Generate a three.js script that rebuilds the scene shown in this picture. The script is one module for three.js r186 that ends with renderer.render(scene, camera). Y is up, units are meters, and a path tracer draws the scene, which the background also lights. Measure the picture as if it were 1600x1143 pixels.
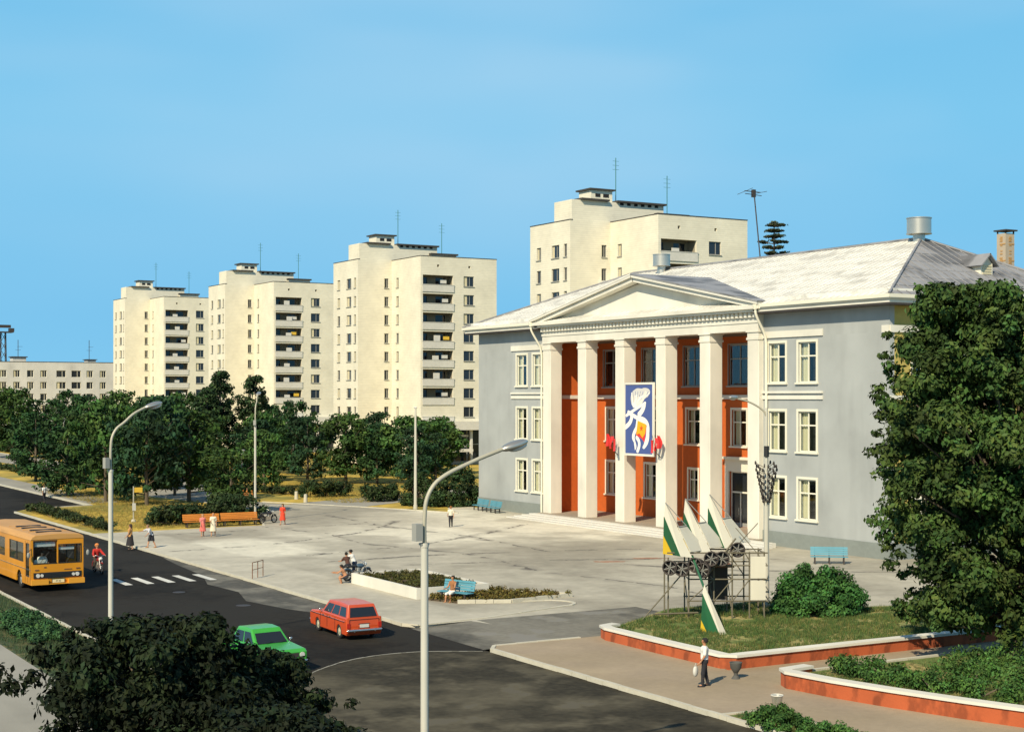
import * as THREE from 'three';
import { mergeGeometries } from 'three/addons/utils/BufferGeometryUtils.js';

// ---------------------------------------------------------------- camera, sky, sun, exposure
const scene = new THREE.Scene();
const camera = new THREE.PerspectiveCamera(26.79, 1600 / 1143, 0.5, 9000);
camera.position.set(0, 10, 0);
camera.lookAt(0.5039 * 100, 10, -0.8638 * 100);
camera.setViewOffset(1600, 1143, 0, -48.5, 1600, 1143);
const renderer = new THREE.WebGLRenderer({ antialias: true });
renderer.toneMapping = THREE.LinearToneMapping;
renderer.toneMappingExposure = 1.15;
renderer.shadowMap.enabled = true;

let seed = 1;
function rnd() { seed = (seed * 1664525 + 1013904223) >>> 0; return seed / 4294967296; }
const rr = (a, b) => a + (b - a) * rnd();
function h2(x, y, s) { let n = (x * 374761393 + y * 668265263 + s * 2147483647) | 0; n = Math.imul(n ^ (n >>> 13), 1274126177); n ^= n >>> 16; return (n >>> 0) / 4294967296; }
function vn(x, y, per, s) {
  const xi = Math.floor(x), yi = Math.floor(y), fx = x - xi, fy = y - yi, u = fx * fx * (3 - 2 * fx), v = fy * fy * (3 - 2 * fy);
  const m = (a) => ((a % per) + per) % per;
  const a = h2(m(xi), m(yi), s), b = h2(m(xi + 1), m(yi), s), c = h2(m(xi), m(yi + 1), s), d = h2(m(xi + 1), m(yi + 1), s);
  return a + (b - a) * u + (c - a) * v + (a - b - c + d) * u * v;
}
function fbm(u, v, per, oct, s) { let t = 0, w = 0.5, n = 0; for (let i = 0; i < oct; i++) { t += w * vn(u * per, v * per, per, s + i); n += w; w *= 0.55; per *= 2; } return t / n; }

{ // sky: one clear summer gradient with a little high haze
  const W = 1024, H = 512, data = new Float32Array(W * H * 4);
  const stops = [[-90, [0.20, 0.40, 0.55]], [0, [0.170, 0.540, 0.830]], [3, [0.145, 0.510, 0.820]], [10, [0.175, 0.545, 0.830]], [16, [0.150, 0.500, 0.800]], [26, [0.085, 0.31, 0.60]], [45, [0.035, 0.13, 0.30]], [90, [0.018, 0.07, 0.18]]];
  for (let j = 0; j < H; j++) {
    const el = (j + 0.5) / H * 180 - 90;
    let k = 0; while (k < stops.length - 2 && el > stops[k + 1][0]) k++;
    const f = THREE.MathUtils.clamp((el - stops[k][0]) / (stops[k + 1][0] - stops[k][0]), 0, 1);
    for (let i = 0; i < W; i++) {
      const u = i / W, o = (j * W + i) * 4;
      const wisp = Math.max(0, fbm(u, j / H * 2.6, 9, 5, 11) - 0.42) * 1.5 * THREE.MathUtils.smoothstep(el, 1, 14) * (1 - THREE.MathUtils.smoothstep(el, 45, 80));
      const pale = 0.22 * fbm(u, j / H * 1.3, 3, 4, 19); for (let c = 0; c < 3; c++) {
        const base = stops[k][1][c] + (stops[k + 1][1][c] - stops[k][1][c]) * f;
        data[o + c] = base + ([0.55, 0.72, 0.86][c] - base) * (wisp + pale * (el > 0 && el < 40 ? 1 - el / 40 : 0));
      }
      data[o + 3] = 1;
    }
  }
  const t = new THREE.DataTexture(data, W, H, THREE.RGBAFormat, THREE.FloatType);
  t.mapping = THREE.EquirectangularReflectionMapping; t.magFilter = THREE.LinearFilter; t.needsUpdate = true;
  scene.background = t; scene.environment = t;
  scene.backgroundIntensity = 1; scene.environmentIntensity = 0.9;
}
const sun = new THREE.DirectionalLight(new THREE.Color(1, 0.87, 0.64), 4.9);
{
  const el = 38 * Math.PI / 180, L = Math.hypot(0.83, 0.56), c = Math.cos(el);
  sun.position.set(60 - 0.83 / L * c * 300, Math.sin(el) * 300, -110 + 0.56 / L * c * 300);
  sun.target.position.set(60, 0, -110);
  sun.castShadow = true; sun.shadow.mapSize.set(4096, 4096);
  Object.assign(sun.shadow.camera, { left: -260, right: 260, top: 200, bottom: -200, near: 1, far: 900 });
  scene.add(sun, sun.target);
}

// ---------------------------------------------------------------- helpers
const used = {};
function numbered(n) { const k = used[n] = (used[n] || 0) + 1; return k === 1 ? n : n + '_' + String(k - 1).padStart(3, '0'); }
function thing(name, label, category, pos = [0, 0, 0], turn = 0, group) {
  const o = new THREE.Group(); o.name = numbered(name); scene.add(o); o.position.set(...pos); o.rotation.y = turn;
  o.userData = { label, category }; if (group) o.userData.group = group; return o;
}
function dup(src, name, label, pos, turn = 0, scale) {
  const o = src.clone(); o.name = numbered(name); o.userData = { ...src.userData, label }; scene.add(o);
  o.position.set(...pos); o.rotation.y = turn; if (scale) o.scale.set(...(Array.isArray(scale) ? scale : [scale, scale, scale])); return o;
}
function boxUV(g, s = 1) { // uv in metres from the dominant direction of each face
  const p = g.attributes.position, n = p.count, uv = new Float32Array(n * 2), a = new THREE.Vector3(), b = new THREE.Vector3(), c = new THREE.Vector3();
  for (let i = 0; i < n; i += 3) {
    a.fromBufferAttribute(p, i); b.fromBufferAttribute(p, i + 1); c.fromBufferAttribute(p, i + 2);
    const nn = b.clone().sub(a).cross(c.clone().sub(a)), x = Math.abs(nn.x), y = Math.abs(nn.y), z = Math.abs(nn.z);
    [a, b, c].forEach((v, k) => { const q = y >= x && y >= z ? [v.x, v.z] : x >= z ? [v.z, v.y] : [v.x, v.y]; uv[(i + k) * 2] = q[0] * s; uv[(i + k) * 2 + 1] = q[1] * s; });
  }
  g.setAttribute('uv', new THREE.BufferAttribute(uv, 2)); return g;
}
function merge(gs) {
  gs = (Array.isArray(gs) ? gs : [gs]).map((g) => { const q = g.index ? g.toNonIndexed() : g; for (const k of Object.keys(q.attributes)) if (k !== 'position' && k !== 'normal') q.deleteAttribute(k); if (!q.attributes.normal) q.computeVertexNormals(); return q; });
  return boxUV(gs.length === 1 ? gs[0] : mergeGeometries(gs));
}
function mesh(name, gs, mat, parent, extra) {
  const m = new THREE.Mesh(gs.isBufferGeometry && gs.userData.ready ? gs : merge(gs), mat); m.name = parent ? name : numbered(name);
  m.castShadow = m.receiveShadow = true; if (extra) Object.assign(m.userData, extra);
  (parent || scene).add(m); return m;
}
const ready = (g) => { g.userData.ready = true; return g; };
const structure = (name, gs, mat, label) => mesh(name, gs, mat, null, { kind: 'structure', label });
function bx(x0, x1, y0, y1, z0, z1) { const g = new THREE.BoxGeometry(Math.abs(x1 - x0), Math.abs(y1 - y0), Math.abs(z1 - z0)); g.translate((x0 + x1) / 2, (y0 + y1) / 2, (z0 + z1) / 2); return g; }
function cyl(r0, r1, h, x, y, z, n = 12) { const g = new THREE.CylinderGeometry(r1, r0, h, n); g.translate(x, y + h / 2, z); return g; }
function rod(a, b, r, n = 8, r2 = r) {
  const A = new THREE.Vector3(...a), B = new THREE.Vector3(...b), d = B.clone().sub(A), g = new THREE.CylinderGeometry(r2, r, d.length(), n);
  g.applyQuaternion(new THREE.Quaternion().setFromUnitVectors(new THREE.Vector3(0, 1, 0), d.normalize())); g.translate(...A.add(B).multiplyScalar(0.5).toArray()); return g;
}
function tube(pts, r, n = 24, k = 8) { return new THREE.TubeGeometry(new THREE.CatmullRomCurve3(pts.map((p) => new THREE.Vector3(...p))), n, r, k); }
function poly(pts, y, th = 0) { // horizontal sheet, or a slab th thick
  const s = new THREE.Shape(pts.map(([x, z]) => new THREE.Vector2(x, -z)));
  const g = th ? new THREE.ExtrudeGeometry(s, { depth: th, bevelEnabled: false }) : new THREE.ShapeGeometry(s);
  g.rotateX(-Math.PI / 2); g.translate(0, y - th, 0); return g;
}
function ext(pts, depth, bevel = 0, holes = []) {
  const s = new THREE.Shape(pts.map((p) => new THREE.Vector2(...p)));
  for (const h of holes) s.holes.push(h instanceof THREE.Path ? h : new THREE.Path(h.map((p) => new THREE.Vector2(...p))));
  return new THREE.ExtrudeGeometry(s, { depth: depth - 2 * bevel, bevelEnabled: bevel > 0, bevelSize: bevel, bevelThickness: bevel, bevelSegments: 2, curveSegments: 8 }).translate(0, 0, bevel);
}
const rect = (x, y, w, h) => [[x, y], [x + w, y], [x + w, y + h], [x, y + h]];
function wall(w, h, holes, t) { return ext(rect(0, 0, w, h), t, 0, holes.map((q) => rect(...q))).translate(0, 0, -t); } // front at z = 0
function prism(poly3, t) { // a planar polygon given thickness t against its normal
  const v = poly3.map((p) => new THREE.Vector3(...p)), n = v[1].clone().sub(v[0]).cross(v[2].clone().sub(v[0])).normalize(), w = v.map((p) => p.clone().addScaledVector(n, -t)), tri = [];
  for (let i = 1; i < v.length - 1; i++) { tri.push(v[0], v[i], v[i + 1], w[0], w[i + 1], w[i]); }
  for (let i = 0; i < v.length; i++) { const j = (i + 1) % v.length; tri.push(v[i], w[i], w[j], v[i], w[j], v[j]); }
  const g = new THREE.BufferGeometry().setFromPoints(tri); g.computeVertexNormals(); return g;
}
const FACE_W = -Math.PI / 2; // turns a wall built facing +z so that it faces -x (towards the street)

// ---------------------------------------------------------------- textures and materials
function tex(n, metres, fn, srgb = true) {
  const d = new Uint8Array(n * n * 4);
  for (let j = 0; j < n; j++) for (let i = 0; i < n; i++) { const c = fn(i / n, j / n), o = (j * n + i) * 4; for (let k = 0; k < 3; k++) d[o + k] = 255 * Math.min(1, Math.max(0, srgb ? toS(c[k]) : c[k])); d[o + 3] = 255; }
  const t = new THREE.DataTexture(d, n, n); t.wrapS = t.wrapT = THREE.RepeatWrapping; t.magFilter = THREE.LinearFilter; t.minFilter = THREE.LinearMipmapLinearFilter; t.generateMipmaps = true;
  if (srgb) t.colorSpace = THREE.SRGBColorSpace; t.repeat.set(1 / metres, 1 / metres); t.needsUpdate = true; return t;
}
function toS(c) { return c <= 0.0031308 ? c * 12.92 : 1.055 * Math.pow(c, 1 / 2.4) - 0.055; }
const C = (r, g, b) => new THREE.Color().setRGB(r, g, b);
const mix = (a, b, t) => a.map((v, i) => v + (b[i] - v) * t);
const std = (c, rough = 0.8, o = {}) => new THREE.MeshStandardMaterial({ color: C(...c), roughness: rough, ...o });
const plain = (amt, s) => tex(256, 6, (u, v) => { const k = 1 - amt * (0.65 * fbm(u, v, 4, 5, s) + 0.35 * fbm(u, v, 32, 2, s + 9)); return [k, k, k]; });
const nPlaster = plain(0.32, 3), nWeather = tex(512, 14, (u, v) => { const k = 1 - 0.30 * Math.pow(fbm(u * 1, v, 5, 5, 21), 1.4) - 0.20 * Math.max(0, fbm(u, v * 0.125, 24, 3, 5) - 0.52); return [k, k * 0.99, k * 0.96]; });
const bumpFine = tex(256, 1.5, (u, v) => { const k = fbm(u, v, 24, 4, 31); return [k, k, k]; }, false);
const brickTex = tex(512, 10.8, (u, v) => {
  const row = Math.floor(v * 44), f = v * 44 - row, col = Math.floor(u * 24 + (row % 2) * 0.5);
  const joint = f < 0.22 ? 0.90 : 1, k = joint * (0.93 + 0.06 * h2(col % 24, row, 5)) * (1 - 0.22 * Math.pow(fbm(u, v, 5, 5, 8), 1.3)); return [k, k * 0.99, k * 0.95];
});
const M = {
  white: std([0.78, 0.76, 0.68], 0.75, { map: nWeather, bumpMap: bumpFine, bumpScale: 0.002 }),
  column: std([0.80, 0.77, 0.68], 0.8, { map: nWeather, bumpMap: bumpFine, bumpScale: 0.003 }),
  greyRender: std([0.40, 0.425, 0.43], 0.9, { map: nWeather, bumpMap: bumpFine, bumpScale: 0.003 }),
  plinth: std([0.25, 0.28, 0.26], 0.95, { map: nPlaster, bumpMap: bumpFine, bumpScale: 0.006 }),
  orange: std([0.60, 0.125, 0.016], 0.85, { map: nPlaster }),
  ochre: std([0.56, 0.44, 0.12], 0.9, { map: nPlaster }),
  brick: std([0.84, 0.80, 0.67], 0.9, { map: brickTex }),
  brick2: std([0.66, 0.65, 0.62], 0.9, { map: nWeather }),
  slab: std([0.72, 0.70, 0.63], 0.85, { map: nPlaster }),
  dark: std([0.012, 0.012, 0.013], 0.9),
  tar: std([0.05, 0.045, 0.04], 0.85),
  pane: new THREE.MeshPhysicalMaterial({ color: C(0.018, 0.022, 0.028), roughness: 0.08 }),
  glass: new THREE.MeshPhysicalMaterial({ color: C(0.93, 0.96, 0.95), roughness: 0.02, transmission: 1, thickness: 0, ior: 1.45 }),
  frame: std([0.74, 0.71, 0.58], 0.6),
  greyFrame: std([0.30, 0.30, 0.27], 0.6),
  curtain: std([0.62, 0.55, 0.36], 0.95),
  lamp: std([0.50, 0.47, 0.36], 0.55, { map: nPlaster, metalness: 0.1 }),
  pole: std([0.58, 0.57, 0.50], 0.7, { map: nWeather }),
  lampGlass: std([0.62, 0.62, 0.58], 0.25),
  black: std([0.02, 0.02, 0.02], 0.5),
  iron: std([0.06, 0.05, 0.045], 0.6, { metalness: 0.3 }),
  rust: std([0.22, 0.10, 0.05], 0.85, { map: nPlaster }),
  chrome: std([0.62, 0.62, 0.60], 0.25, { metalness: 0.9 }),
  zinc: std([0.62, 0.60, 0.55], 0.38, { metalness: 0.75, map: nWeather }),
  tyre: std([0.018, 0.018, 0.018], 0.85),
  rim: std([0.45, 0.42, 0.30], 0.5),
  bark: std([0.14, 0.11, 0.075], 0.95, { map: nPlaster, bumpMap: bumpFine, bumpScale: 0.02 }),
  kerb: std([0.62, 0.585, 0.47], 0.9, { map: nPlaster, bumpMap: bumpFine, bumpScale: 0.004 }),
  paint: std([0.70, 0.70, 0.66], 0.8, { map: nWeather }),
  redWall: std([0.50, 0.11, 0.034], 0.9, { map: tex(512, 5, (u, v) => { const k = 1 - 0.35 * THREE.MathUtils.smoothstep(fbm(u, v * 0.5, 12, 4, 141), 0.45, 0.7) - 0.25 * fbm(u, v, 5, 4, 143); return [k, k * 1.02, k * 1.05]; }), bumpMap: bumpFine, bumpScale: 0.006 }),
  soil: std([0.09, 0.065, 0.04], 1),
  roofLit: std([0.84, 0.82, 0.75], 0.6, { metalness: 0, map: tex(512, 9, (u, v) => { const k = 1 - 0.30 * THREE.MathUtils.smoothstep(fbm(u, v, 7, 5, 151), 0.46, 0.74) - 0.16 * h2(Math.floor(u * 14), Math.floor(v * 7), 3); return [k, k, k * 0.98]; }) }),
  roofShaded: std([0.30, 0.30, 0.31], 0.6, { metalness: 0, map: tex(512, 9, (u, v) => { const k = 1 - 0.5 * THREE.MathUtils.smoothstep(fbm(u, v, 5, 5, 161), 0.42, 0.68) - 0.14 * h2(Math.floor(u * 12), Math.floor(v * 6), 4); return [k, k, k]; }) }),  // greyer copy of roofLit, with the shade of off-sun slopes in its colour
  bench: std([0.64, 0.23, 0.03], 0.7, { map: nPlaster }),
  blue: std([0.10, 0.33, 0.42], 0.6, { map: nPlaster }),
  signY: std([0.70, 0.44, 0.04], 0.6),
};
const asphaltTex = tex(1024, 30, (u, v) => {
  const a = fbm(u, v, 5, 5, 41), g = fbm(u, v, 128, 2, 61); let k = 0.30 + 0.55 * THREE.MathUtils.smoothstep(a, 0.35, 0.65) + 0.45 * g + 0.3 * THREE.MathUtils.smoothstep(fbm(u, v, 9, 4, 47), 0.52, 0.60);
  const crack = Math.abs(fbm(u, v, 7, 4, 71) - 0.5); if (crack < 0.006) k *= 0.72; return [k, k * 0.97, k * 0.93];
});
M.asphalt = new THREE.MeshPhysicalMaterial({ color: C(0.025, 0.0225, 0.0185), roughness: 0.95, specularIntensity: 0.3, map: asphaltTex, bumpMap: bumpFine, bumpScale: 0.004 });
M.asphalt2 = new THREE.MeshPhysicalMaterial({ color: C(0.108, 0.097, 0.072), roughness: 0.95, specularIntensity: 0.3, map: tex(1024, 17, (u, v) => { const k = 0.22 + 0.55 * THREE.MathUtils.smoothstep(fbm(u, v, 4, 5, 81), 0.36, 0.66) + 0.45 * Math.pow(THREE.MathUtils.smoothstep(fbm(u, v, 14, 4, 85), 0.45, 0.75), 1.5) + 0.28 * fbm(u, v, 96, 2, 83); return [k, k * 0.98, k * 0.90]; }), bumpMap: bumpFine, bumpScale: 0.004 });
M.drive = std([0.20, 0.19, 0.165], 0.92, { map: M.asphalt2.map, bumpMap: bumpFine, bumpScale: 0.004 });
M.path = std([0.34, 0.325, 0.28], 0.95, { map: nWeather, bumpMap: bumpFine, bumpScale: 0.004 });
M.sandy = std([0.38, 0.305, 0.205], 0.95, { map: tex(512, 13, (u, v) => { const k = 0.62 + 0.42 * fbm(u, v, 5, 5, 91) + 0.12 * fbm(u, v, 90, 2, 93); return [k, k * 0.98, k * (0.88 + 0.16 * fbm(u, v, 4, 3, 95))]; }), bumpMap: bumpFine, bumpScale: 0.004 });
M.lawn = std([1, 1, 1], 1, { map: tex(1024, 46, (u, v) => { const a = fbm(u, v, 6, 5, 101), b = fbm(u, v, 60, 3, 103), t = THREE.MathUtils.smoothstep(a, 0.36, 0.62); return mix([0.24, 0.21, 0.035], [0.52, 0.36, 0.05], t).map((c) => c * (0.45 + 0.95 * b)); }) });
M.grassDark = std([1, 1, 1], 1, { map: tex(512, 9, (u, v) => { const a = fbm(u, v, 5, 5, 111), b = fbm(u, v, 70, 2, 113); return mix([0.035, 0.06, 0.018], [0.15, 0.13, 0.045], THREE.MathUtils.smoothstep(a, 0.4, 0.62)).map((c) => c * (0.5 + 0.9 * b)); }) });
M.land = std([0.10, 0.12, 0.05], 1, { map: nWeather });
M.wornGrass = std([1, 1, 1], 1, { map: tex(512, 8, (u, v) => { const a = fbm(u, v, 6, 5, 121), b = fbm(u, v, 64, 2, 123); return mix([0.12, 0.165, 0.035], [0.38, 0.31, 0.12], THREE.MathUtils.smoothstep(a, 0.42, 0.60)).map((c) => c * (0.55 + 0.85 * b)); }) });

// ---------------------------------------------------------------- ground
structure('ground', new THREE.CircleGeometry(5000, 64).rotateX(-Math.PI / 2).translate(0, -0.45, 0), M.land, 'flat land reaching the horizon');
structure('road', poly([[17, 120], [30, 120], [30, -138], [32, -140.5], [37.8, -142], [37.8, -700], [17, -700]], -0.12), M.asphalt, 'dark asphalt street running away to the left');
structure('lawn', poly([[30.2, -112.4], [240, -112.4], [240, -520], [38, -520], [38, -142], [32, -140.7], [30.2, -138]], -0.012), M.lawn, 'dry yellow green lawn of the park behind the square');
structure('lawn', poly([[60, -20], [240, -20], [240, -112.6], [60, -112.6]], -0.016), M.wornGrass, 'worn grass round the right end of the hall');
structure('verge', poly([[13.4, 120], [16.85, 120], [16.85, -700], [13.4, -700]], 0.0), M.grassDark, 'dark green verge between the street and the near pavement');
structure('pavement', poly([[-30, 120], [13.4, 120], [13.4, -700], [-30, -700]], 0.006), M.path, 'pale pavement on the near side of the street');
{ // the square: one unrepeated sheet with its seams, stains and paler lanes
  const X0 = 30, X1 = 70, Z0 = -135, Z1 = -40, W = 1024, H = 2048, d = new Uint8Array(W * H * 4);
  const seams = [[[37, -90], [47, -93], [55, -98], [62, -104]], [[36, -86], [45, -86.5], [56, -84], [64, -80]], [[41, -82], [50, -80], [57, -77], [63, -73]], [[43, -112], [45, -104], [44, -96], [47, -86], [46, -76]], [[52, -120], [51.5, -108], [53, -96], [52, -84]], [[31, -97], [38, -98], [47, -103], [55, -112]], [[46, -74], [48, -66], [47, -58]], [[52, -76], [56, -70], [64, -64]], [[33, -109], [42, -109.5], [52, -111]]];
  const sd = (x, z) => { let m = 9; for (const s of seams) for (let i = 0; i < s.length - 1; i++) { const [ax, az] = s[i], [bxx, bz] = s[i + 1], t = Math.min(1, Math.max(0, ((x - ax) * (bxx - ax) + (z - az) * (bz - az)) / ((bxx - ax) ** 2 + (bz - az) ** 2))); m = Math.min(m, Math.hypot(x - ax - t * (bxx - ax), z - az - t * (bz - az))); } return m; };
  for (let j = 0; j < H; j++) for (let i = 0; i < W; i++) {
    const u = i / W, v = j / H, x = X0 + (X1 - X0) * u, z = Z1 + (Z0 - Z1) * v, n = fbm(u, v * 2.4, 6, 5, 131), n2 = fbm(u, v * 2.4, 40, 3, 137), n3 = fbm(u, v * 2.4, 160, 2, 139);
    let c = mix([0.31, 0.283, 0.22], [0.46, 0.425, 0.335], THREE.MathUtils.smoothstep(n, 0.3, 0.7));
    const lane = Math.exp(-(((z + 97 + 0.20 * (x - 40)) / 7) ** 2)) + 0.8 * Math.exp(-(((x - 63) / 4) ** 2)) * (z < -80 ? 1 : 0.2); // a paler lane in front of the portico
    c = mix(c, [0.70, 0.66, 0.53], Math.min(0.9, lane * (0.35 + 1.0 * THREE.MathUtils.smoothstep(n, 0.35, 0.65))));
    const walk = THREE.MathUtils.smoothstep(34.2 - x, -0.3, 0.4); c = mix(c, [0.50, 0.465, 0.37], walk * 0.7);
    const s = sd(x + (n2 - 0.5) * 1.0, z + (n3 - 0.5) * 0.6), band = THREE.MathUtils.smoothstep(0.9 - s, 0, 0.9);
    c = mix(c, [0.13, 0.12, 0.10], band * Math.max(0, n2 - 0.42) * 2.2); for (const [qx, qz] of [[52.2, -77.6], [55.3, -78.0]]) { const e = Math.hypot((x - qx) * 0.9 + (z - qz) * 0.5, ((z - qz) - (x - qx) * 0.5) * 2.6); if (e + n3 * 0.8 < 1.5) c = mix(c, [0.34, 0.12, 0.05], 0.75); }
    if (s < 0.10 && n2 > 0.42) c = mix(c, [0.07, 0.06, 0.05], 0.75);
    const k = 0.80 + 0.30 * n2 + 0.14 * (n3 - 0.5), o = (j * W + i) * 4; for (let q = 0; q < 3; q++) d[o + q] = 255 * Math.min(1, toS(c[q] * k)); d[o + 3] = 255;
  }
  const t = new THREE.DataTexture(d, W, H); t.magFilter = THREE.LinearFilter; t.colorSpace = THREE.SRGBColorSpace; t.needsUpdate = true;
  t.wrapS = t.wrapT = THREE.ClampToEdgeWrapping;
  // boxUV gives (x, z): map them onto the sheet
  t.repeat.set(1 / (X1 - X0), 1 / (Z0 - Z1)); t.offset.set(-X0 / (X1 - X0), -Z1 / (Z0 - Z1));
  M.square = new THREE.MeshStandardMaterial({ map: t, roughness: 0.9, bumpMap: bumpFine, bumpScale: 0.003 });
  const arc = []; for (let i = 0; i <= 10; i++) { const a = -Math.PI / 2 + Math.PI * i / 10; arc.push([39.2 + 1.0 * Math.cos(a), -63.25 - 0.98 * Math.sin(a)]); }
  structure('square', poly([[30.15, -60.1], [30.15, -112.6], [43.6, -113.4], [45.5, -118], [47, -128], [50, -134.5], [54, -134.5], [58.3, -127.6], [62.7, -116.5], [64.5, -121.8], [90, -121.8], [90, -48.5], [62, -50.2], [50, -53.2], [47, -57.3], [41.6, -57.4], [34.6, -53.8], [33, -60.2]], 0.0), M.square, 'pale worn asphalt square in front of the hall');
  structure('pavement', poly([[30.15, 60], [48, 60], [48, -30], [36.0, -40.0], [35.2, -41.5], [35.2, -44.8], [36.8, -45.5], [36.8, -54.0], [34.2, -53.72], [30.6, -53.7], [30.15, -53.4]], 0.003), M.sandy, 'sandy brown pavement beside the red walls');
  structure('path', poly([[35.2, -41.2], [35.2, -44.6], [46.0, -44.6], [90, -44.6], [90, -41.2]], 0.004), M.sandy, 'sandy path between the two red walls');
  structure('driveway', (() => { const g = new THREE.PlaneGeometry(12, 6.6, 12, 6).rotateX(-Math.PI / 2).translate(36, 0, -57), p = g.attributes.position; for (let i = 0; i < p.count; i++) { const x = p.getX(i), k = THREE.MathUtils.smoothstep(x, 30, 33.6); p.setY(i, -0.115 + 0.121 * k); if (x > 37) p.setZ(i, p.getZ(i) + (x - 37) * 0.0); } g.computeVertexNormals(); return g; })(), M.drive, 'grey asphalt driveway turning in from the street to the square');
  structure('road_patch', poly([[17.0, 40], [29.98, 40], [29.98, -53.4], [27.4, -54.7], [24.9, -54.5], [22.2, -52.6], [19.4, -48.8], [17.8, -44], [17, -40]], -0.116), M.asphalt2, 'older greyer asphalt at the near end of the street');
}
structure('road_patch', poly([[29.9, -64], [29.9, -96], [29.2, -90], [28.7, -84], [27.6, -80], [27.9, -76], [27.0, -72.5], [27.6, -69], [28.4, -66.5]], -0.114), M.drive, 'pale worn strip of asphalt along the far kerb');
structure('manhole', [cyl(0.36, 0.36, 0.012, 26.3, -0.122, -71, 20), cyl(0.33, 0.33, 0.012, 25.2, -0.122, -77.5, 20)], M.iron, 'dark iron manhole covers in the street');
structure('path', poly([[46.6, -126], [49.4, -134], [46.5, -153.5], [48, -158], [54, -174], [60, -190], [66, -200], [62, -180], [56, -158], [53.0, -138.5], [54, -134.5], [50, -134.5]], 0.004), M.path, 'grey path crossing the park behind the square');
structure('path', poly([[51, -205], [59, -205], [59, -360], [51, -360]], 0.0), M.path, 'grey side road far behind the park on the left');
structure('path', poly([[54.2, -134.4], [58.4, -127.4], [92, -150], [92, -155]], 0.004), M.path, 'grey path running along the row of park trees');
structure('pavement', poly([[38.2, -145], [41.5, -145], [41.5, -400], [38.2, -400]], 0.004), M.path, 'thin pavement beyond the parking bay');

function kerbLine(pts, y, label, wd = 0.16, ht = 0.15) { // kerb stones, a metre long, laid end to end
  const gs = [];
  for (let i = 0; i < pts.length - 1; i++) {
    const [x0, z0] = pts[i], [x1, z1] = pts[i + 1], L = Math.hypot(x1 - x0, z1 - z0), n = Math.max(1, Math.round(L / 1.0)), a = Math.atan2(-(z1 - z0), x1 - x0);
    for (let k = 0; k < n; k++) { const t = (k + 0.5) / n, g = new THREE.BoxGeometry(L / n - 0.015, ht, wd); g.rotateY(a + rr(-0.012, 0.012)); g.translate(x0 + (x1 - x0) * t, y - ht / 2 + rr(-0.008, 0.008), z0 + (z1 - z0) * t); gs.push(g); }
  }
  return structure('kerb', gs, M.kerb, label);
}
const corner = []; for (let i = 0; i <= 8; i++) { const a = Math.PI / 2 - i / 8 * Math.PI * 0.95; corner.push([39.2 + 1.05 * Math.cos(a), -63.3 + 1.1 * Math.sin(a)]); }
kerbLine([[30, -137.5], [30, -61.0], [30.4, -60.2], [34.1, -60.7], [37.2, -61.6], ...corner, [37.6, -64.7]], 0.04, 'pale kerb along the square rounding the corner of the driveway');
kerbLine([[30, 40], [30, -53.0], [30.5, -53.7], [34.6, -53.7]], 0.04, 'pale kerb along the near pavement on the right of the street');
kerbLine([[17, 40], [17, -300]], 0.04, 'kerb of the near verge on the left of the street');
kerbLine([[32, -140.6], [37.9, -142.2], [37.9, -320]], 0.05, 'pale kerb of the parking bay beyond the park corner', 0.3);
kerbLine([[43.6, -113.2], [45.3, -118], [46.8, -128], [49.3, -134.2], [46.3, -153], [53.6, -172]], 0.05, 'pale kerb curving along the park path', 0.2);
kerbLine([[53.2, -138.4], [58.5, -127.6], [62.7, -116.6], [64.6, -122], [67.2, -122]], 0.06, 'pale kerb between the square and the park lawn', 0.22);
kerbLine([[59.2, -205], [59.2, -355]], 0.06, 'pale kerb of the far side road', 0.3);
kerbLine([[31.7, 30], [31.7, -38.2], [29.9, -38.4]], 0.05, 'thin kerb round the small grass strip at the bottom', 0.1);
structure('crosswalk', [0, 1, 2, 3, 4].map((i) => bx(23.65 + i * 1.18, 24.05 + i * 1.18, -0.118, -0.113, -84.9, -81.8)), M.paint, 'five white crosswalk bars painted on the street');
{ // chalky line where the old asphalt meets the new
  const pts = [[17.8, -43.9], [19.4, -48.7], [22.2, -52.5], [24.9, -54.4], [27.4, -54.6], [29.8, -53.4]], cv = new THREE.CatmullRomCurve3(pts.map(([x, z]) => new THREE.Vector3(x, 0, z))), gs = [];
  for (let i = 0; i < 44; i++) { const a = cv.getPoint(i / 44), b = cv.getPoint((i + 1) / 44), w = rr(0.05, 0.11), g = new THREE.BoxGeometry(a.distanceTo(b) + 0.02, 0.004, w); g.rotateY(Math.atan2(-(b.z - a.z), b.x - a.x)); g.translate((a.x + b.x) / 2 + rr(-0.03, 0.03), -0.111 + i * 0.00002, (a.z + b.z) / 2); gs.push(g); }
  structure('road_line', gs, std([0.34, 0.33, 0.28], 0.95, { map: nWeather }), 'pale curved seam line on the street');
}
structure('grass', poly([[30.2, 30], [31.6, 30], [31.6, -38.2], [30.2, -38.2]], 0.012), M.wornGrass, 'small grass strip at the bottom of the picture');

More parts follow.
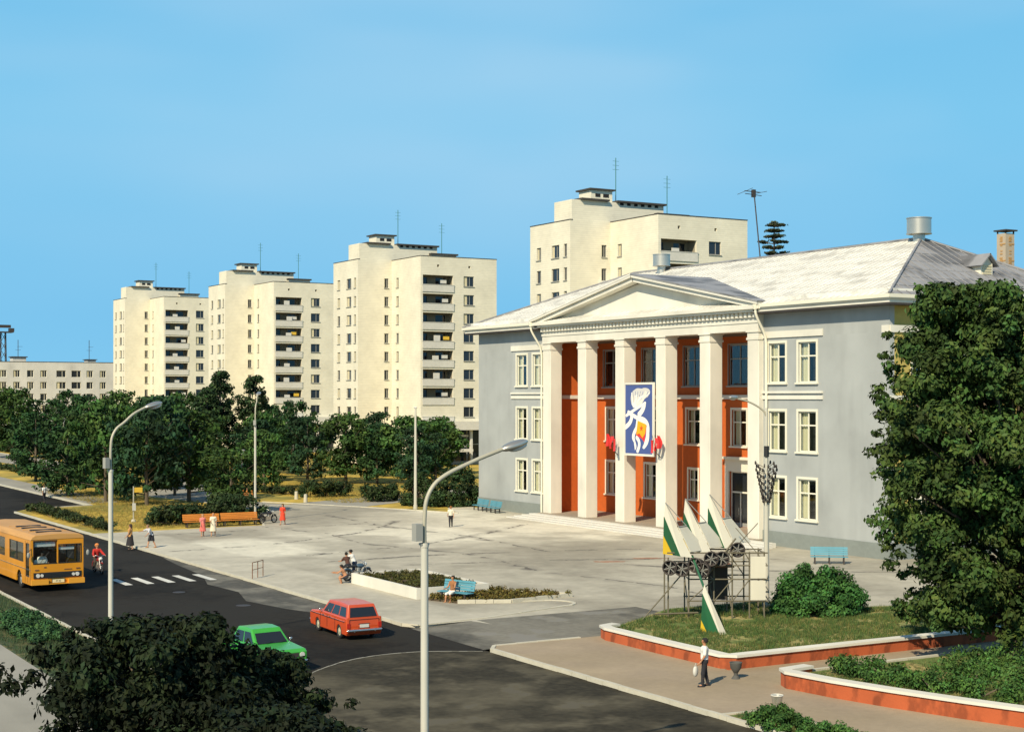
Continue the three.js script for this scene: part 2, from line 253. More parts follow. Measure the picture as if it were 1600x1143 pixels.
// ---------------------------------------------------------------- the hall with the portico
const Fx = 67.4, Bx = 87.4, zN = -69.6, zS = -121.5, pN = -81.6, pS = -109.7, EAVE = 16.15, zc = (pN + pS) / 2;
const hall = thing('culture_hall', 'long grey hall with white columned portico and pale metal hip roof on the square', 'building');
{
  const T = 0.4, rows = [[1.95, 2.65], [6.4, 2.65], [10.96, 2.65]], winN = [[-81.0, 1.7], [-78.0, 1.75]], winS = [[-114.7, 1.7], [-112.0, 1.65]];
  const bay = (z0, z1, wins, name) => { // a facade bay facing -x; wall x runs from z0 (far) to z1 (near)
    const holes = []; for (const [z, w] of wins) for (const [y, h] of rows) holes.push([z - z0, y, w, h]);
    return mesh('wall', wall(z1 - z0, EAVE, holes, T).rotateY(FACE_W).translate(Fx, 0, z0), M.greyRender, hall);
  };
  bay(zS, pS, winS); bay(pN, zN, winN);
  const gw = []; for (let i = 0; i < 5; i++) for (const [y, h] of rows) gw.push([1.9 + i * 3.6, y, 1.7, h]);
  mesh('gable_wall', wall(Bx - Fx - T, EAVE, gw.map(([x, y, w, h]) => [x - T, y, w, h]), T).translate(Fx + T, 0, zN), M.ochre, hall, { label: 'ochre side wall of the hall' });
  mesh('wall', [bx(Fx + T, Bx, 0, EAVE, zS, zS + T), bx(Bx - T, Bx, 0, EAVE, zS + T, zN - T)], M.greyRender, hall);
  for (const g of [bx(Fx - 0.08, Fx - 0.004, 0, 0.98, zS - 0.08, pS - 0.02), bx(Fx - 0.08, Fx - 0.004, 0, 0.98, pN + 0.02, zN + 0.08), bx(Fx + 0.004, Bx, 0, 0.98, zN + 0.004, zN + 0.08)]) mesh('plinth', g, M.plinth, hall);
  // windows: reveal, frame with transom and mullion, panes, curtains
  const windowAt = (pos, turn, w, h, mat = M.frame, curtain = true, surround = 0.16, flat = false) => {
    const f = [], d = 0.10, th = 0.08;
    f.push(bx(0, th, 0, h, -d - 0.07, -d), bx(w - th, w, 0, h, -d - 0.07, -d), bx(th, w - th, 0, th, -d - 0.07, -d), bx(th, w - th, h - th, h, -d - 0.07, -d));
    f.push(bx(th, w - th, h * 0.64, h * 0.64 + 0.09, -d - 0.065, -d + 0.005), bx(w / 2 - 0.045, w / 2 + 0.045, th, h * 0.64, -d - 0.06, -d + 0.01), bx(w / 2 - 0.035, w / 2 + 0.035, h * 0.64 + 0.09, h - th, -d - 0.06, -d + 0.01));
    if (surround) { const s = surround; f.push(bx(-s, -0.002, -0.002, h + s, 0.003, 0.05), bx(w + 0.002, w + s, -0.002, h + s, 0.003, 0.05), bx(-0.002, w + 0.002, h + 0.002, h + s, 0.003, 0.05), bx(-s - 0.06, w + s + 0.06, -0.12, -0.004, 0.003, 0.16)); }
    const o = mesh('window', f, mat, hall); o.position.set(...pos); o.rotation.y = turn;
    mesh('glass', bx(th, w - th, th, h - th, -d - 0.045, -d - 0.035), M.glass, o);
    mesh('unlit_room_box', [bx(-0.02, w + 0.02, -0.02, h + 0.02, -1.0, -0.95), bx(-0.04, -0.005, 0, h, -0.95, -0.42), bx(w + 0.005, w + 0.04, 0, h, -0.95, -0.42), bx(0, w, h + 0.005, h + 0.04, -0.95, -0.42), bx(0, w, -0.04, -0.005, -0.95, -0.42)], M.dark, o);  // near-black box behind the glass stands in for the unlit room
    if (curtain) {
      const cg = [], strip = (x0, x1) => { const n = 10, g = new THREE.PlaneGeometry(x1 - x0, h - 0.16, n, 1), p = g.attributes.position; for (let i = 0; i < p.count; i++) p.setZ(i, 0.035 * Math.sin(p.getX(i) * 26)); g.translate((x0 + x1) / 2, h / 2, -d - 0.2); g.computeVertexNormals(); return g; };
      cg.push(strip(0.08, w * rr(0.3, 0.46)), strip(w * rr(0.84, 0.92), w - 0.06)); mesh('curtain', cg, M.curtain, o);
    }
    return o;
  };
  for (const [wins] of [[winS], [winN]]) for (const [z, w] of wins) for (const [y, h] of rows) windowAt([Fx, y, z], FACE_W, w, h);
  for (const [x, y, w, h] of gw) windowAt([Fx + x, y, zN], 0, w, h, M.frame, false);
  // white bands
  const band = (z0, z1, y0, y1, d = 0.1) => bx(Fx - d, Fx - 0.004, y0, y1, z0, z1);
  for (const g of [band(-115.6, pS - 0.01, 13.98, 14.42), band(pN + 0.01, -75.6, 13.98, 14.42), band(-70.2, zN, 13.98, 14.42), band(-115.6, pS - 0.01, 9.85, 10.1), band(pN + 0.01, -75.6, 9.85, 10.1), band(-115.6, pS - 0.01, 10.25, 10.4, 0.14), band(pN + 0.01, -75.6, 10.25, 10.4, 0.14),
    bx(Fx, Fx + 2.6, 13.98, 14.42, zN + 0.004, zN + 0.1), bx(Fx, Fx + 2.6, 9.85, 10.1, zN + 0.004, zN + 0.1)]) mesh('band', g, M.white, hall);
  // loggia behind the columns
  const Lx = 72.0, F0 = 0.36, TOP = 14.5;
  mesh('portico_floor', bx(Fx - 0.9, Lx, 0, F0, pS, pN), M.porch || (M.porch = std([0.34, 0.30, 0.24], 0.9, { map: nWeather })), hall);
  for (let i = 0; i < 4; i++) mesh('step', bx(Fx - 0.9 - 0.62 * (4 - i), Fx - 0.9 - 0.004 - 0.62 * (3 - i), 0, 0.07 + i * 0.08, pS - 1.0 + i * 0.2, pN + 3.6 - i * 0.4), M.slab, hall);
  mesh('loggia_ceiling', bx(Fx + 0.9, Lx, TOP, TOP + 0.15, pS, pN), M.bark, hall);  // dark colour chosen to cut light bounced into the loggia
  const bays = [0, 1, 2, 3, 4].map((i) => pS + (i + 0.5) * (pN - pS) / 5 + 0.1);
  const lh = []; bays.forEach((z, i) => { lh.push([z - 0.85 - pS, 6.35, 1.7, 2.7], [z - 1.25 - pS, 10.85, 2.5, 3.05]); lh.push(i < 3 && i !== 2 ? [z - 0.85 - pS, 1.9, 1.7, 2.7] : i === 2 ? [z - 0.6 - pS, 2.1, 1.2, 2.3] : [z - 1.1 - pS, F0, 2.2, 4.1]); });
  mesh('loggia_wall', wall(pN - pS, TOP, lh, T).rotateY(FACE_W).translate(Lx, 0, pS), M.orange, hall, { label: 'orange rear wall of the portico' });
  mesh('loggia_side_wall', bx(Fx + 0.9, Lx, F0, TOP, pS - 0.3, pS + 0.05), M.orange, hall); mesh('loggia_side_wall', bx(Fx + 0.9, Lx, F0, TOP, pN - 0.05, pN + 0.3), M.orange, hall);
  mesh('loggia_ledge', [bx(Lx - 0.22, Lx - 0.004, 9.85, 10.15, pS + 0.06, pN - 0.06), bx(Fx + 0.9, Lx - 0.23, 9.85, 10.15, pS + 0.054, pS + 0.2)], M.white, hall);
  bays.forEach((z, i) => {
    windowAt([Lx, 10.85, z - 1.25], FACE_W, 2.5, 3.05, M.greyFrame, false, 0.08); windowAt([Lx, 6.35, z - 0.85], FACE_W, 1.7, 2.7);
    if (i < 2) windowAt([Lx, 1.9, z - 0.85], FACE_W, 1.7, 2.7); else if (i === 2) windowAt([Lx, 2.1, z - 0.6], FACE_W, 1.2, 2.3);
    else {
      const w = 2.2, h = 4.1, o = mesh('door', [bx(0, 0.1, 0, h, -0.2, -0.12), bx(w - 0.1, w, 0, h, -0.2, -0.12), bx(0.1, w - 0.1, h - 0.1, h, -0.2, -0.12), bx(0.1, w - 0.1, 2.5, 2.62, -0.2, -0.12), bx(w / 2 - 0.06, w / 2 + 0.06, 0, 2.5, -0.2, -0.12), bx(-0.45, -0.003, 0, h + 0.9, 0.004, 0.14), bx(w + 0.003, w + 0.45, 0, h + 0.9, 0.004, 0.14), bx(-0.003, w + 0.003, h + 0.003, h + 0.9, 0.004, 0.14), bx(-0.55, w + 0.55, h + 0.91, h + 1.1, 0.004, 0.5)], M.frame, hall);
      o.position.set(Lx, F0, z - 1.1); o.rotation.y = FACE_W;
      mesh('glass', bx(0.1, w - 0.1, 0.3, h - 0.1, -0.17, -0.16), M.pane, o); mesh('kick_panel', bx(0.1, w - 0.1, 0.01, 0.3, -0.18, -0.13), M.greyFrame, o);
      mesh('handle', [rod([w / 2 - 0.15, 0.9, -0.08], [w / 2 - 0.15, 1.4, -0.08], 0.02), rod([w / 2 + 0.15, 0.9, -0.08], [w / 2 + 0.15, 1.4, -0.08], 0.02)], M.chrome, o);
    }
  });
  for (const z of [bays[2] + 1.6, bays[4] + 1.75]) { mesh('wall_lamp', [new THREE.SphereGeometry(0.17, 16, 12).translate(Lx - 0.3, 3.6, z), rod([Lx - 0.004, 3.5, z], [Lx - 0.3, 3.5, z], 0.03)], M.lampGlass, hall); }
  // columns
  for (let i = 0; i < 6; i++) {
    const z0 = pS + i * ((pN - 1.2 - pS) / 5), z1 = z0 + 1.2, x0 = Fx - 0.42, x1 = Fx + 0.73;
    const sh = ext([[0.05, 0], [1.10, 0], [1.15, 0.05], [1.15, 1.15], [1.10, 1.2], [0.05, 1.2], [0, 1.15], [0, 0.05]], 13.55).rotateX(-Math.PI / 2).translate(x0, F0, z1);
    const c = mesh('column', [sh], M.column, hall);
    mesh('capital', [bx(x0 - 0.05, x1 + 0.05, 13.9, 14.06, z0 - 0.05, z1 + 0.05), bx(x0 + 0.002, x1 - 0.002, 14.06, 14.42, z0 + 0.002, z1 - 0.002), bx(x0 - 0.08, x1 + 0.08, 14.42, TOP - 0.003, z0 - 0.08, z1 + 0.08)], M.column, c);
  }
  // entablature, dentils, cornice
  mesh('entablature', [bx(Fx - 0.46, Fx + 0.9, TOP, 15.25, pS - 0.03, pN + 0.03), bx(Fx - 0.52, Fx - 0.462, 15.05, 15.25, pS - 0.06, pN + 0.06), bx(Fx - 0.46, Fx + 0.9, 15.25, EAVE, pS - 0.028, pN + 0.028)], M.white, hall);
  const den = []; for (let z = pS + 0.1; z < pN; z += 0.47) den.push(bx(Fx - 0.72, Fx - 0.463, 15.42, 15.74, z, z + 0.25)); mesh('dentils', den, M.white, hall, { kind: 'stuff' });
  const OV = 0.95, ring = (x0, x1, y0, y1) => [bx(Fx - x1, Fx - x0, y0, y1, zS - x1, pS - 0.06), bx(Fx - x1, Fx - x0, y0, y1, pN + 0.06, zN + x1), bx(Fx - x0 + 0.002, Bx + x1, y0, y1, zN + x0, zN + x1), bx(Fx - x0 + 0.002, Bx + x1, y0, y1, zS - x1, zS - x0)];
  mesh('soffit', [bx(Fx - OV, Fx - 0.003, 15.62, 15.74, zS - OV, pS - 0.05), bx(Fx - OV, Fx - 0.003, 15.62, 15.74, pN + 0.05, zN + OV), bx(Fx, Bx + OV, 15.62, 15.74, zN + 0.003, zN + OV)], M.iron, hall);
  mesh('cornice', [...ring(OV - 0.25, OV, 15.745, 15.95), ...ring(OV - 0.3, OV + 0.12, 15.953, 16.15)], M.white, hall);
  mesh('gutter', [...[[OV + 0.12, OV + 0.2]].flatMap(([a, b]) => [bx(Fx - b, Fx - a - 0.003, 16.03, 16.25, zS - b, pS - 1), bx(Fx - b, Fx - a - 0.003, 16.03, 16.25, pN + 1, zN + b), bx(Fx - a, Bx + b, 16.03, 16.25, zN + a + 0.003, zN + b)])], M.frame, hall);
  const PO = 1.15; mesh('portico_cornice', [bx(Fx - 0.95, Fx - 0.463, 15.78, 15.95, pS - 0.55, pN + 0.55), bx(Fx - PO, Fx - 0.463, 15.953, 16.2, pS - 0.85, pN + 0.85)], M.white, hall);
  // pediment
  const px = Fx - 0.3, yA = 19.0, yB = 16.2, hw = (pN - pS) / 2 + 0.85;
  mesh('tympanum', prism([[px, yB, zc - hw + 1.2], [px, yB, zc + hw - 1.2], [px, yA - 0.35, zc]], 0.3), M.column, hall);
  const rake = (s, x0, x1, dy, t) => prism([[x0, yB + dy, zc + s * hw], [x1, yB + dy, zc + s * hw], [x1, yA + dy, zc], [x0, yA + dy, zc]].slice()[s > 0 ? 'slice' : 'reverse'](), t);
  mesh('raking_cornice', [rake(1, px - 0.75, px, 0.02, 0.30), rake(-1, px - 0.75, px, 0.02, 0.30), rake(1, px - 0.95, px - 0.2, 0.24, 0.2), rake(-1, px - 0.95, px - 0.2, 0.24, 0.2)], M.white, hall);
  // roof: hip over the whole, gabled roof behind the pediment; standing seams
  const e = 1.1, x0 = Fx - e, x1 = Bx + e, zn = zN + e, zs = zS - e, hw2 = (x1 - x0) / 2, xr = (x0 + x1) / 2, RY = 20.85, ey = 16.22, rn = zn - 8.4, rs = zs + hw2, nw = zn - rn;
  const slope = (v, mat, label) => { const g = prism(v, 0.1); return mesh('roof_slope', g, mat, hall, label ? { label } : {}); };
  const sl = slope([[x0, ey, zs], [x0, ey, zn], [xr, RY, rn], [xr, RY, rs]], M.roofLit), hp = slope([[x0, ey, zn], [x1, ey, zn], [xr, RY, rn]], M.roofShaded, 'shaded grey hipped end of the roof');
  slope([[x1, ey, zn], [x1, ey, zs], [xr, RY, rs], [xr, RY, rn]], M.roofShaded); slope([[x1, ey, zs], [x0, ey, zs], [xr, RY, rs]], M.roofShaded);
  mesh('ceiling_slab', bx(Fx + 0.9, Bx - 0.4, 15.3, 15.6, zS + 0.4, zN - 0.4), M.slab, hall);
  const seamS = [], kk = (RY - ey) / hw2;
  for (let z = zs + 0.4; z < zn - 0.3; z += 0.62) { const t = Math.min(1, (z - zs) / hw2, (zn - z) / nw); seamS.push(rod([x0 + 0.02, ey + 0.02, z], [x0 + hw2 * t, ey + kk * hw2 * t + 0.02, z], 0.022, 4)); }
  for (let r = 1; r < 8; r++) { const t = r / 8; seamS.push(rod([x0 + hw2 * t, ey + kk * hw2 * t + 0.01, zs + hw2 * t], [x0 + hw2 * t, ey + kk * hw2 * t + 0.01, zn - nw * t], 0.02, 4)); }
  mesh('roof_seams', seamS, M.roofSeam || (M.roofSeam = std([0.52, 0.51, 0.47], 0.6)), sl, { kind: 'stuff' });
  const seamH = []; for (let x = x0 + 0.4; x < x1 - 0.3; x += 0.75) { const t = Math.min(1, (x - x0) / hw2, (x1 - x) / hw2); seamH.push(rod([x, ey + 0.02, zn - 0.02], [x, ey + kk * hw2 * t + 0.02, zn - nw * t], 0.03, 4)); }
  for (let r = 1; r < 7; r++) { const t = r / 7; seamH.push(rod([x0 + hw2 * t, ey + kk * hw2 * t + 0.01, zn - nw * t], [x1 - hw2 * t, ey + kk * hw2 * t + 0.01, zn - nw * t], 0.02, 4)); }
  mesh('roof_seams', seamH, M.roofShaded, hp, { kind: 'stuff' });
  mesh('ridge_cap', [rod([x0, ey + 0.06, zn], [xr, RY + 0.05, rn], 0.09, 6), rod([x0, ey + 0.06, zs], [xr, RY + 0.05, rs], 0.09, 6), rod([xr, RY + 0.05, rs], [xr, RY + 0.05, rn], 0.1, 6), rod([x1, ey + 0.06, zn], [xr, RY + 0.05, rn], 0.09, 6)], M.roofShaded, hall);
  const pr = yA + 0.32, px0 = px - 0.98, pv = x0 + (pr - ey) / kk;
  slope([[px0, yB + 0.28, zc + hw + 0.05], [x0 + 0.6, yB + 0.28, zc + hw + 0.05], [pv, pr, zc], [px0, pr, zc]], M.roofShaded, 'shaded grey side of the pediment roof'); slope([[px0, pr, zc], [pv, pr, zc], [x0 + 0.6, yB + 0.28, zc - hw - 0.05], [px0, yB + 0.28, zc - hw - 0.05]], M.roofLit);
  const fence = []; for (const s of [0.55]) { const yy = ey + kk * s * 1.2 + 0.5; for (let z = zs + 2; z < zn - 2; z += 2.4) fence.push(rod([x0 + 0.9, ey + 0.35, z], [x0 + 0.9, yy, z], 0.02, 5)); }
  // snow-guard ledge lines above the eave
  for (const g of [bx(x0 + 0.5, x0 + 0.6, ey + 0.2, ey + 0.42, pN + 1.6, zn - 0.7), bx(x0 + 0.5, x0 + 0.6, ey + 0.2, ey + 0.42, zs + 0.7, pS - 1.6), bx(x0 + 0.6, x1 - 0.6, ey + 0.2, ey + 0.42, zn - 0.6, zn - 0.5)]) mesh('eave_ledge', g, M.roofLit, hall);
  // ventilators, chimney, dormer, aerial
  const vent = (x, y, z, r) => { mesh('ventilator', [cyl(r, r, r * 1.25, x, y + 0.35, z, 32), cyl(r * 0.5, r * 0.5, 0.9, x, y - 0.5, z, 16), cyl(r * 1.05, r * 1.05, 0.06, x, y + 0.32, z, 32), cyl(r * 1.05, r * 1.05, 0.06, x, y + 0.36 + r * 1.25, z, 32)], M.zinc, hall); };
  vent(xr - 0.1, RY, rn - 0.1, 0.82); vent(76.8, RY - 0.05, -106.4, 0.72);
  { const cx = 85.1, cz = -76.4, cy = 19.6, gs = [], gm = []; // brick chimney with plaster remains
    for (let c = 0; c < 26; c++) { const y = cy - 0.6 + c * 0.098, o = c % 2 ? 0.06 : 0; for (let k = 0; k < 3; k++) { if (rnd() < (k === 1 ? 0.35 : 0.9)) continue; gs.push(bx(cx - 0.44 + k * 0.295 + o * (k ? 1 : 0), cx - 0.44 + (k + 1) * 0.295 - 0.012, y, y + 0.086, cz + 0.40, cz + 0.42 + rr(0, 0.015)), bx(cx - 0.46 - rr(0, 0.015), cx - 0.44, y, y + 0.086, cz - 0.4 + k * 0.27 + o, cz - 0.4 + (k + 1) * 0.27 - 0.012)); } }
    const ch = mesh('chimney', [bx(cx - 0.44, cx + 0.44, cy - 2.6, cy + 1.95, cz - 0.4, cz + 0.4)], std([0.50, 0.42, 0.32], 0.9, { map: nWeather }), hall); mesh('bricks', gs, std([0.50, 0.30, 0.12], 0.9, { map: nWeather }), ch, { kind: 'stuff' });
    mesh('chimney_cap', [bx(cx - 0.6, cx + 0.6, cy + 2.12, cy + 2.22, cz - 0.56, cz + 0.56), ...[[-0.4, -0.36], [0.4, -0.36], [-0.4, 0.36], [0.4, 0.36]].map(([a, b]) => bx(cx + a - 0.04, cx + a + 0.04, cy + 1.95, cy + 2.12, cz + b - 0.04, cz + b + 0.04))], M.iron, ch); }
  { const dx = 78.3, dz = -71.9, y = ey + kk * hw2 / nw * (zn - dz) - 0.15; // dormer on the hip
    const d = mesh('dormer', [bx(dx - 0.55, dx + 0.55, y - 0.3, y + 0.85, dz - 2.2, dz), prism([[dx - 0.55, y + 0.85, dz], [dx + 0.55, y + 0.85, dz], [dx, y + 1.4, dz]], 2.6)], M.frame, hall);
    mesh('dormer_roof', [prism([[dx + 0.85, y + 0.72, dz + 0.35], [dx + 0.85, y + 0.72, dz - 3.2], [dx, y + 1.55, dz - 3.2], [dx, y + 1.55, dz + 0.35]], 0.08), prism([[dx, y + 1.55, dz + 0.35], [dx, y + 1.55, dz - 3.2], [dx - 0.85, y + 0.72, dz - 3.2], [dx - 0.85, y + 0.72, dz + 0.35]], 0.08)], M.roofShaded, d);
    mesh('louvre', [...[0, 1, 2, 3, 4].map((k) => bx(dx - 0.4, dx + 0.4, y + k * 0.17, y + 0.1 + k * 0.17, dz + 0.004, dz + 0.05))], M.curtain, d); }
  { const ax = 78.5, az = -95.3, y0 = 20.2, y1 = 26.4;
    mesh('aerial', [rod([ax, y0, az], [ax - 0.25, y1, az - 0.6], 0.05, 8), rod([ax - 1.5, y1 - 0.12, az - 0.2], [ax + 0.9, y1 + 0.02, az - 1.2], 0.035, 6), rod([ax - 1.7, y1 - 0.38, az + 0.1], [ax + 1.1, y1 - 0.22, az - 1.3], 0.03, 6), rod([ax - 1.5, y1 - 0.02, az + 0.8], [ax - 1.5, y1 - 0.3, az - 1.1], 0.02, 6), rod([ax + 0.75, y1 - 0.02, az - 0.2], [ax + 0.75, y1 - 0.02, az - 2.1], 0.02, 6), bx(ax - 0.4, ax - 0.12, y1 - 0.5, y1 + 0.1, az - 0.75, az - 0.5)], M.iron, hall); }
  // downpipes
  const pipe = (z, s) => mesh('downpipe', [tube([[Fx - 1.15, 16.05, z], [Fx - 1.1, 15.6, z], [Fx - 0.3, 14.2, z + s * 0.35], [Fx - 0.16, 13.6, z + s * 0.4]], 0.09, 16), rod([Fx - 0.16, 13.65, z + s * 0.4], [Fx - 0.16, 0.3, z + s * 0.4], 0.09, 10), cyl(0.14, 0.2, 0.35, Fx - 1.15, 15.9, z, 10)], M.frame, hall);
  pipe(pN + 0.55, -0.1); pipe(pS - 0.75, 0.3);
}
{ // poster on the third and fourth columns
  const t = thing('poster', 'tall blue poster with white torch hand and ribbon hung on the portico columns', 'poster');
  const W = 512, H = 768, c = document.createElement('canvas'); c.width = W; c.height = H; const g = c.getContext('2d');
  g.fillStyle = '#44578f'; g.fillRect(0, 0, W, H); g.lineJoin = g.lineCap = 'round';
  for (let i = 0; i < 240; i++) { g.fillStyle = `rgba(${rnd() < 0.5 ? '40,50,100' : '90,105,160'},0.10)`; g.fillRect(rnd() * W, rnd() * H, 60 * rnd() + 8, 5); }
  const w = '#ece8dc', stroke = (p, lw, col = w) => { g.strokeStyle = col; g.lineWidth = lw; g.beginPath(); g.moveTo(p[0], p[1]); for (let i = 2; i < p.length; i += 4) g.quadraticCurveTo(p[i], p[i + 1], p[i + 2], p[i + 3]); g.stroke(); };
  g.fillStyle = '#c9c6c2'; g.beginPath(); g.moveTo(125, 230); g.bezierCurveTo(80, 160, 100, 80, 170, 60); g.bezierCurveTo(240, 20, 300, 60, 330, 40); g.bezierCurveTo(420, 30, 490, 60, 450, 110); g.bezierCurveTo(380, 160, 280, 190, 230, 225); g.closePath(); g.fill(); g.strokeStyle = '#56659a'; g.lineWidth = 7; for (let i = 0; i < 7; i++) { g.beginPath(); g.moveTo(150 + i * 14, 225 - i * 8); g.quadraticCurveTo(150 + i * 40, 150, 140 + i * 48, 80); g.stroke(); }
  for (let i = 0; i < 11; i++) { const a = i / 10, x = 120 + a * 330; stroke([150 + a * 80, 250 - a * 40, 130 + a * 200, 170 - 40 * Math.sin(a * 3), x, 95 + 45 * Math.abs(Math.sin(i * 1.9)) - (i > 6 ? 10 : 0)], 17 - (i % 3) * 4, i % 4 === 1 ? '#c9c2b4' : w); }
  stroke([140, 215, 160, 240, 210, 245], 40); stroke([380, 90, 330, 190, 230, 235], 38, '#e3dccd'); stroke([20, 345, 190, 270, 370, 205], 34); stroke([350, 230, 330, 290, 260, 330], 62);
  stroke([60, 310, 100, 330, 240, 375], 46); stroke([-10, 480, 120, 430, 120, 345], 52);
  g.fillStyle = w; g.beginPath(); g.moveTo(220, 350); g.bezierCurveTo(400, 340, 480, 420, 440, 560); g.bezierCurveTo(430, 640, 380, 720, 320, 700); g.bezierCurveTo(380, 600, 400, 560, 390, 470); g.bezierCurveTo(330, 420, 250, 400, 240, 470); g.bezierCurveTo(200, 540, 170, 560, 175, 600); g.bezierCurveTo(190, 650, 240, 690, 180, 730); g.lineTo(160, 640); g.bezierCurveTo(90, 590, 140, 520, 190, 470); g.closePath(); g.fill();
  g.fillStyle = '#e3342a'; g.beginPath(); g.moveTo(235, 400); g.lineTo(400, 450); g.lineTo(355, 640); g.lineTo(310, 600); g.lineTo(200, 560); g.closePath(); g.fill();
  g.fillStyle = '#f2a518'; g.beginPath(); g.moveTo(232, 400); g.lineTo(390, 440); g.lineTo(372, 540); g.lineTo(320, 590); g.lineTo(265, 540); g.lineTo(205, 560); g.closePath(); g.fill();
  g.fillStyle = '#c8501c'; g.beginPath(); for (let i = 0; i < 10; i++) { const r = i % 2 ? 16 : 40, a = -Math.PI / 2 + i * Math.PI / 5; g.lineTo(300 + r * Math.cos(a), 485 + r * Math.sin(a)); } g.closePath(); g.fill();
  stroke([215, 590, 300, 640, 230, 735], 46); stroke([425, 520, 440, 640, 345, 690], 40);
  const tx = new THREE.CanvasTexture(c); tx.colorSpace = THREE.SRGBColorSpace;
  const x = Fx - 0.5, z0 = -97.4, z1 = -93.5, y0 = 5.55, y1 = 11.1, sheet = new THREE.PlaneGeometry(z1 - z0 - 0.3, y1 - y0 - 0.3).rotateY(FACE_W).translate(x - 0.10, (y0 + y1) / 2, (z0 + z1) / 2);
  mesh('sheet', ready(sheet), new THREE.MeshStandardMaterial({ map: tx, roughness: 0.85 }), t);
  mesh('backing', bx(x - 0.092, x - 0.03, y0 + 0.05, y1 - 0.05, z0 + 0.05, z1 - 0.05), M.slab, t);
  mesh('frame', [bx(x - 0.15, x - 0.02, y0, y0 + 0.16, z0, z1), bx(x - 0.15, x - 0.02, y1 - 0.16, y1, z0, z1), bx(x - 0.148, x - 0.02, y0 + 0.16, y1 - 0.16, z0, z0 + 0.16), bx(x - 0.148, x - 0.02, y0 + 0.16, y1 - 0.16, z1 - 0.16, z1)], M.white, t);
  const flag = (z, s, label) => { // bunch of short red flags on a bracket
    const f = thing('flag_bunch', label, 'flags', [x - 0.35, 6.2, z], 0, 'red flags beside the poster');
    mesh('bracket', [rod([0.3, -0.7, 0], [-0.1, -0.35, 0], 0.03), ...[-0.35, 0, 0.35].map((k) => rod([-0.1, -0.35, 0], [-0.25, 1.0, k * s], 0.018))], M.iron, f);
    for (const k of [-0.35, 0, 0.35]) { const g2 = new THREE.PlaneGeometry(0.40, 0.95, 8, 10), p = g2.attributes.position; for (let i = 0; i < p.count; i++) { const x = p.getX(i), y = p.getY(i); p.setZ(i, 0.10 * Math.sin(x * 13 + y * 3 + k * 9)); p.setX(i, x * (0.75 + 0.25 * Math.sin(y * 4 + k * 7)) + 0.06 * Math.sin(y * 5 + k * 4)); } g2.rotateY(FACE_W + k * 2.2).translate(-0.27, 0.30 + k * 0.5, k * 1.25 * s + s * 0.12); g2.computeVertexNormals(); mesh('flag', g2, M.flag || (M.flag = std([0.62, 0.03, 0.03], 0.8, { side: THREE.DoubleSide })), f); }
  };
  flag(-98.3, -1, 'cluster of small red flags left of the blue poster'); flag(-92.7, 1, 'cluster of small red flags right of the blue poster');
}

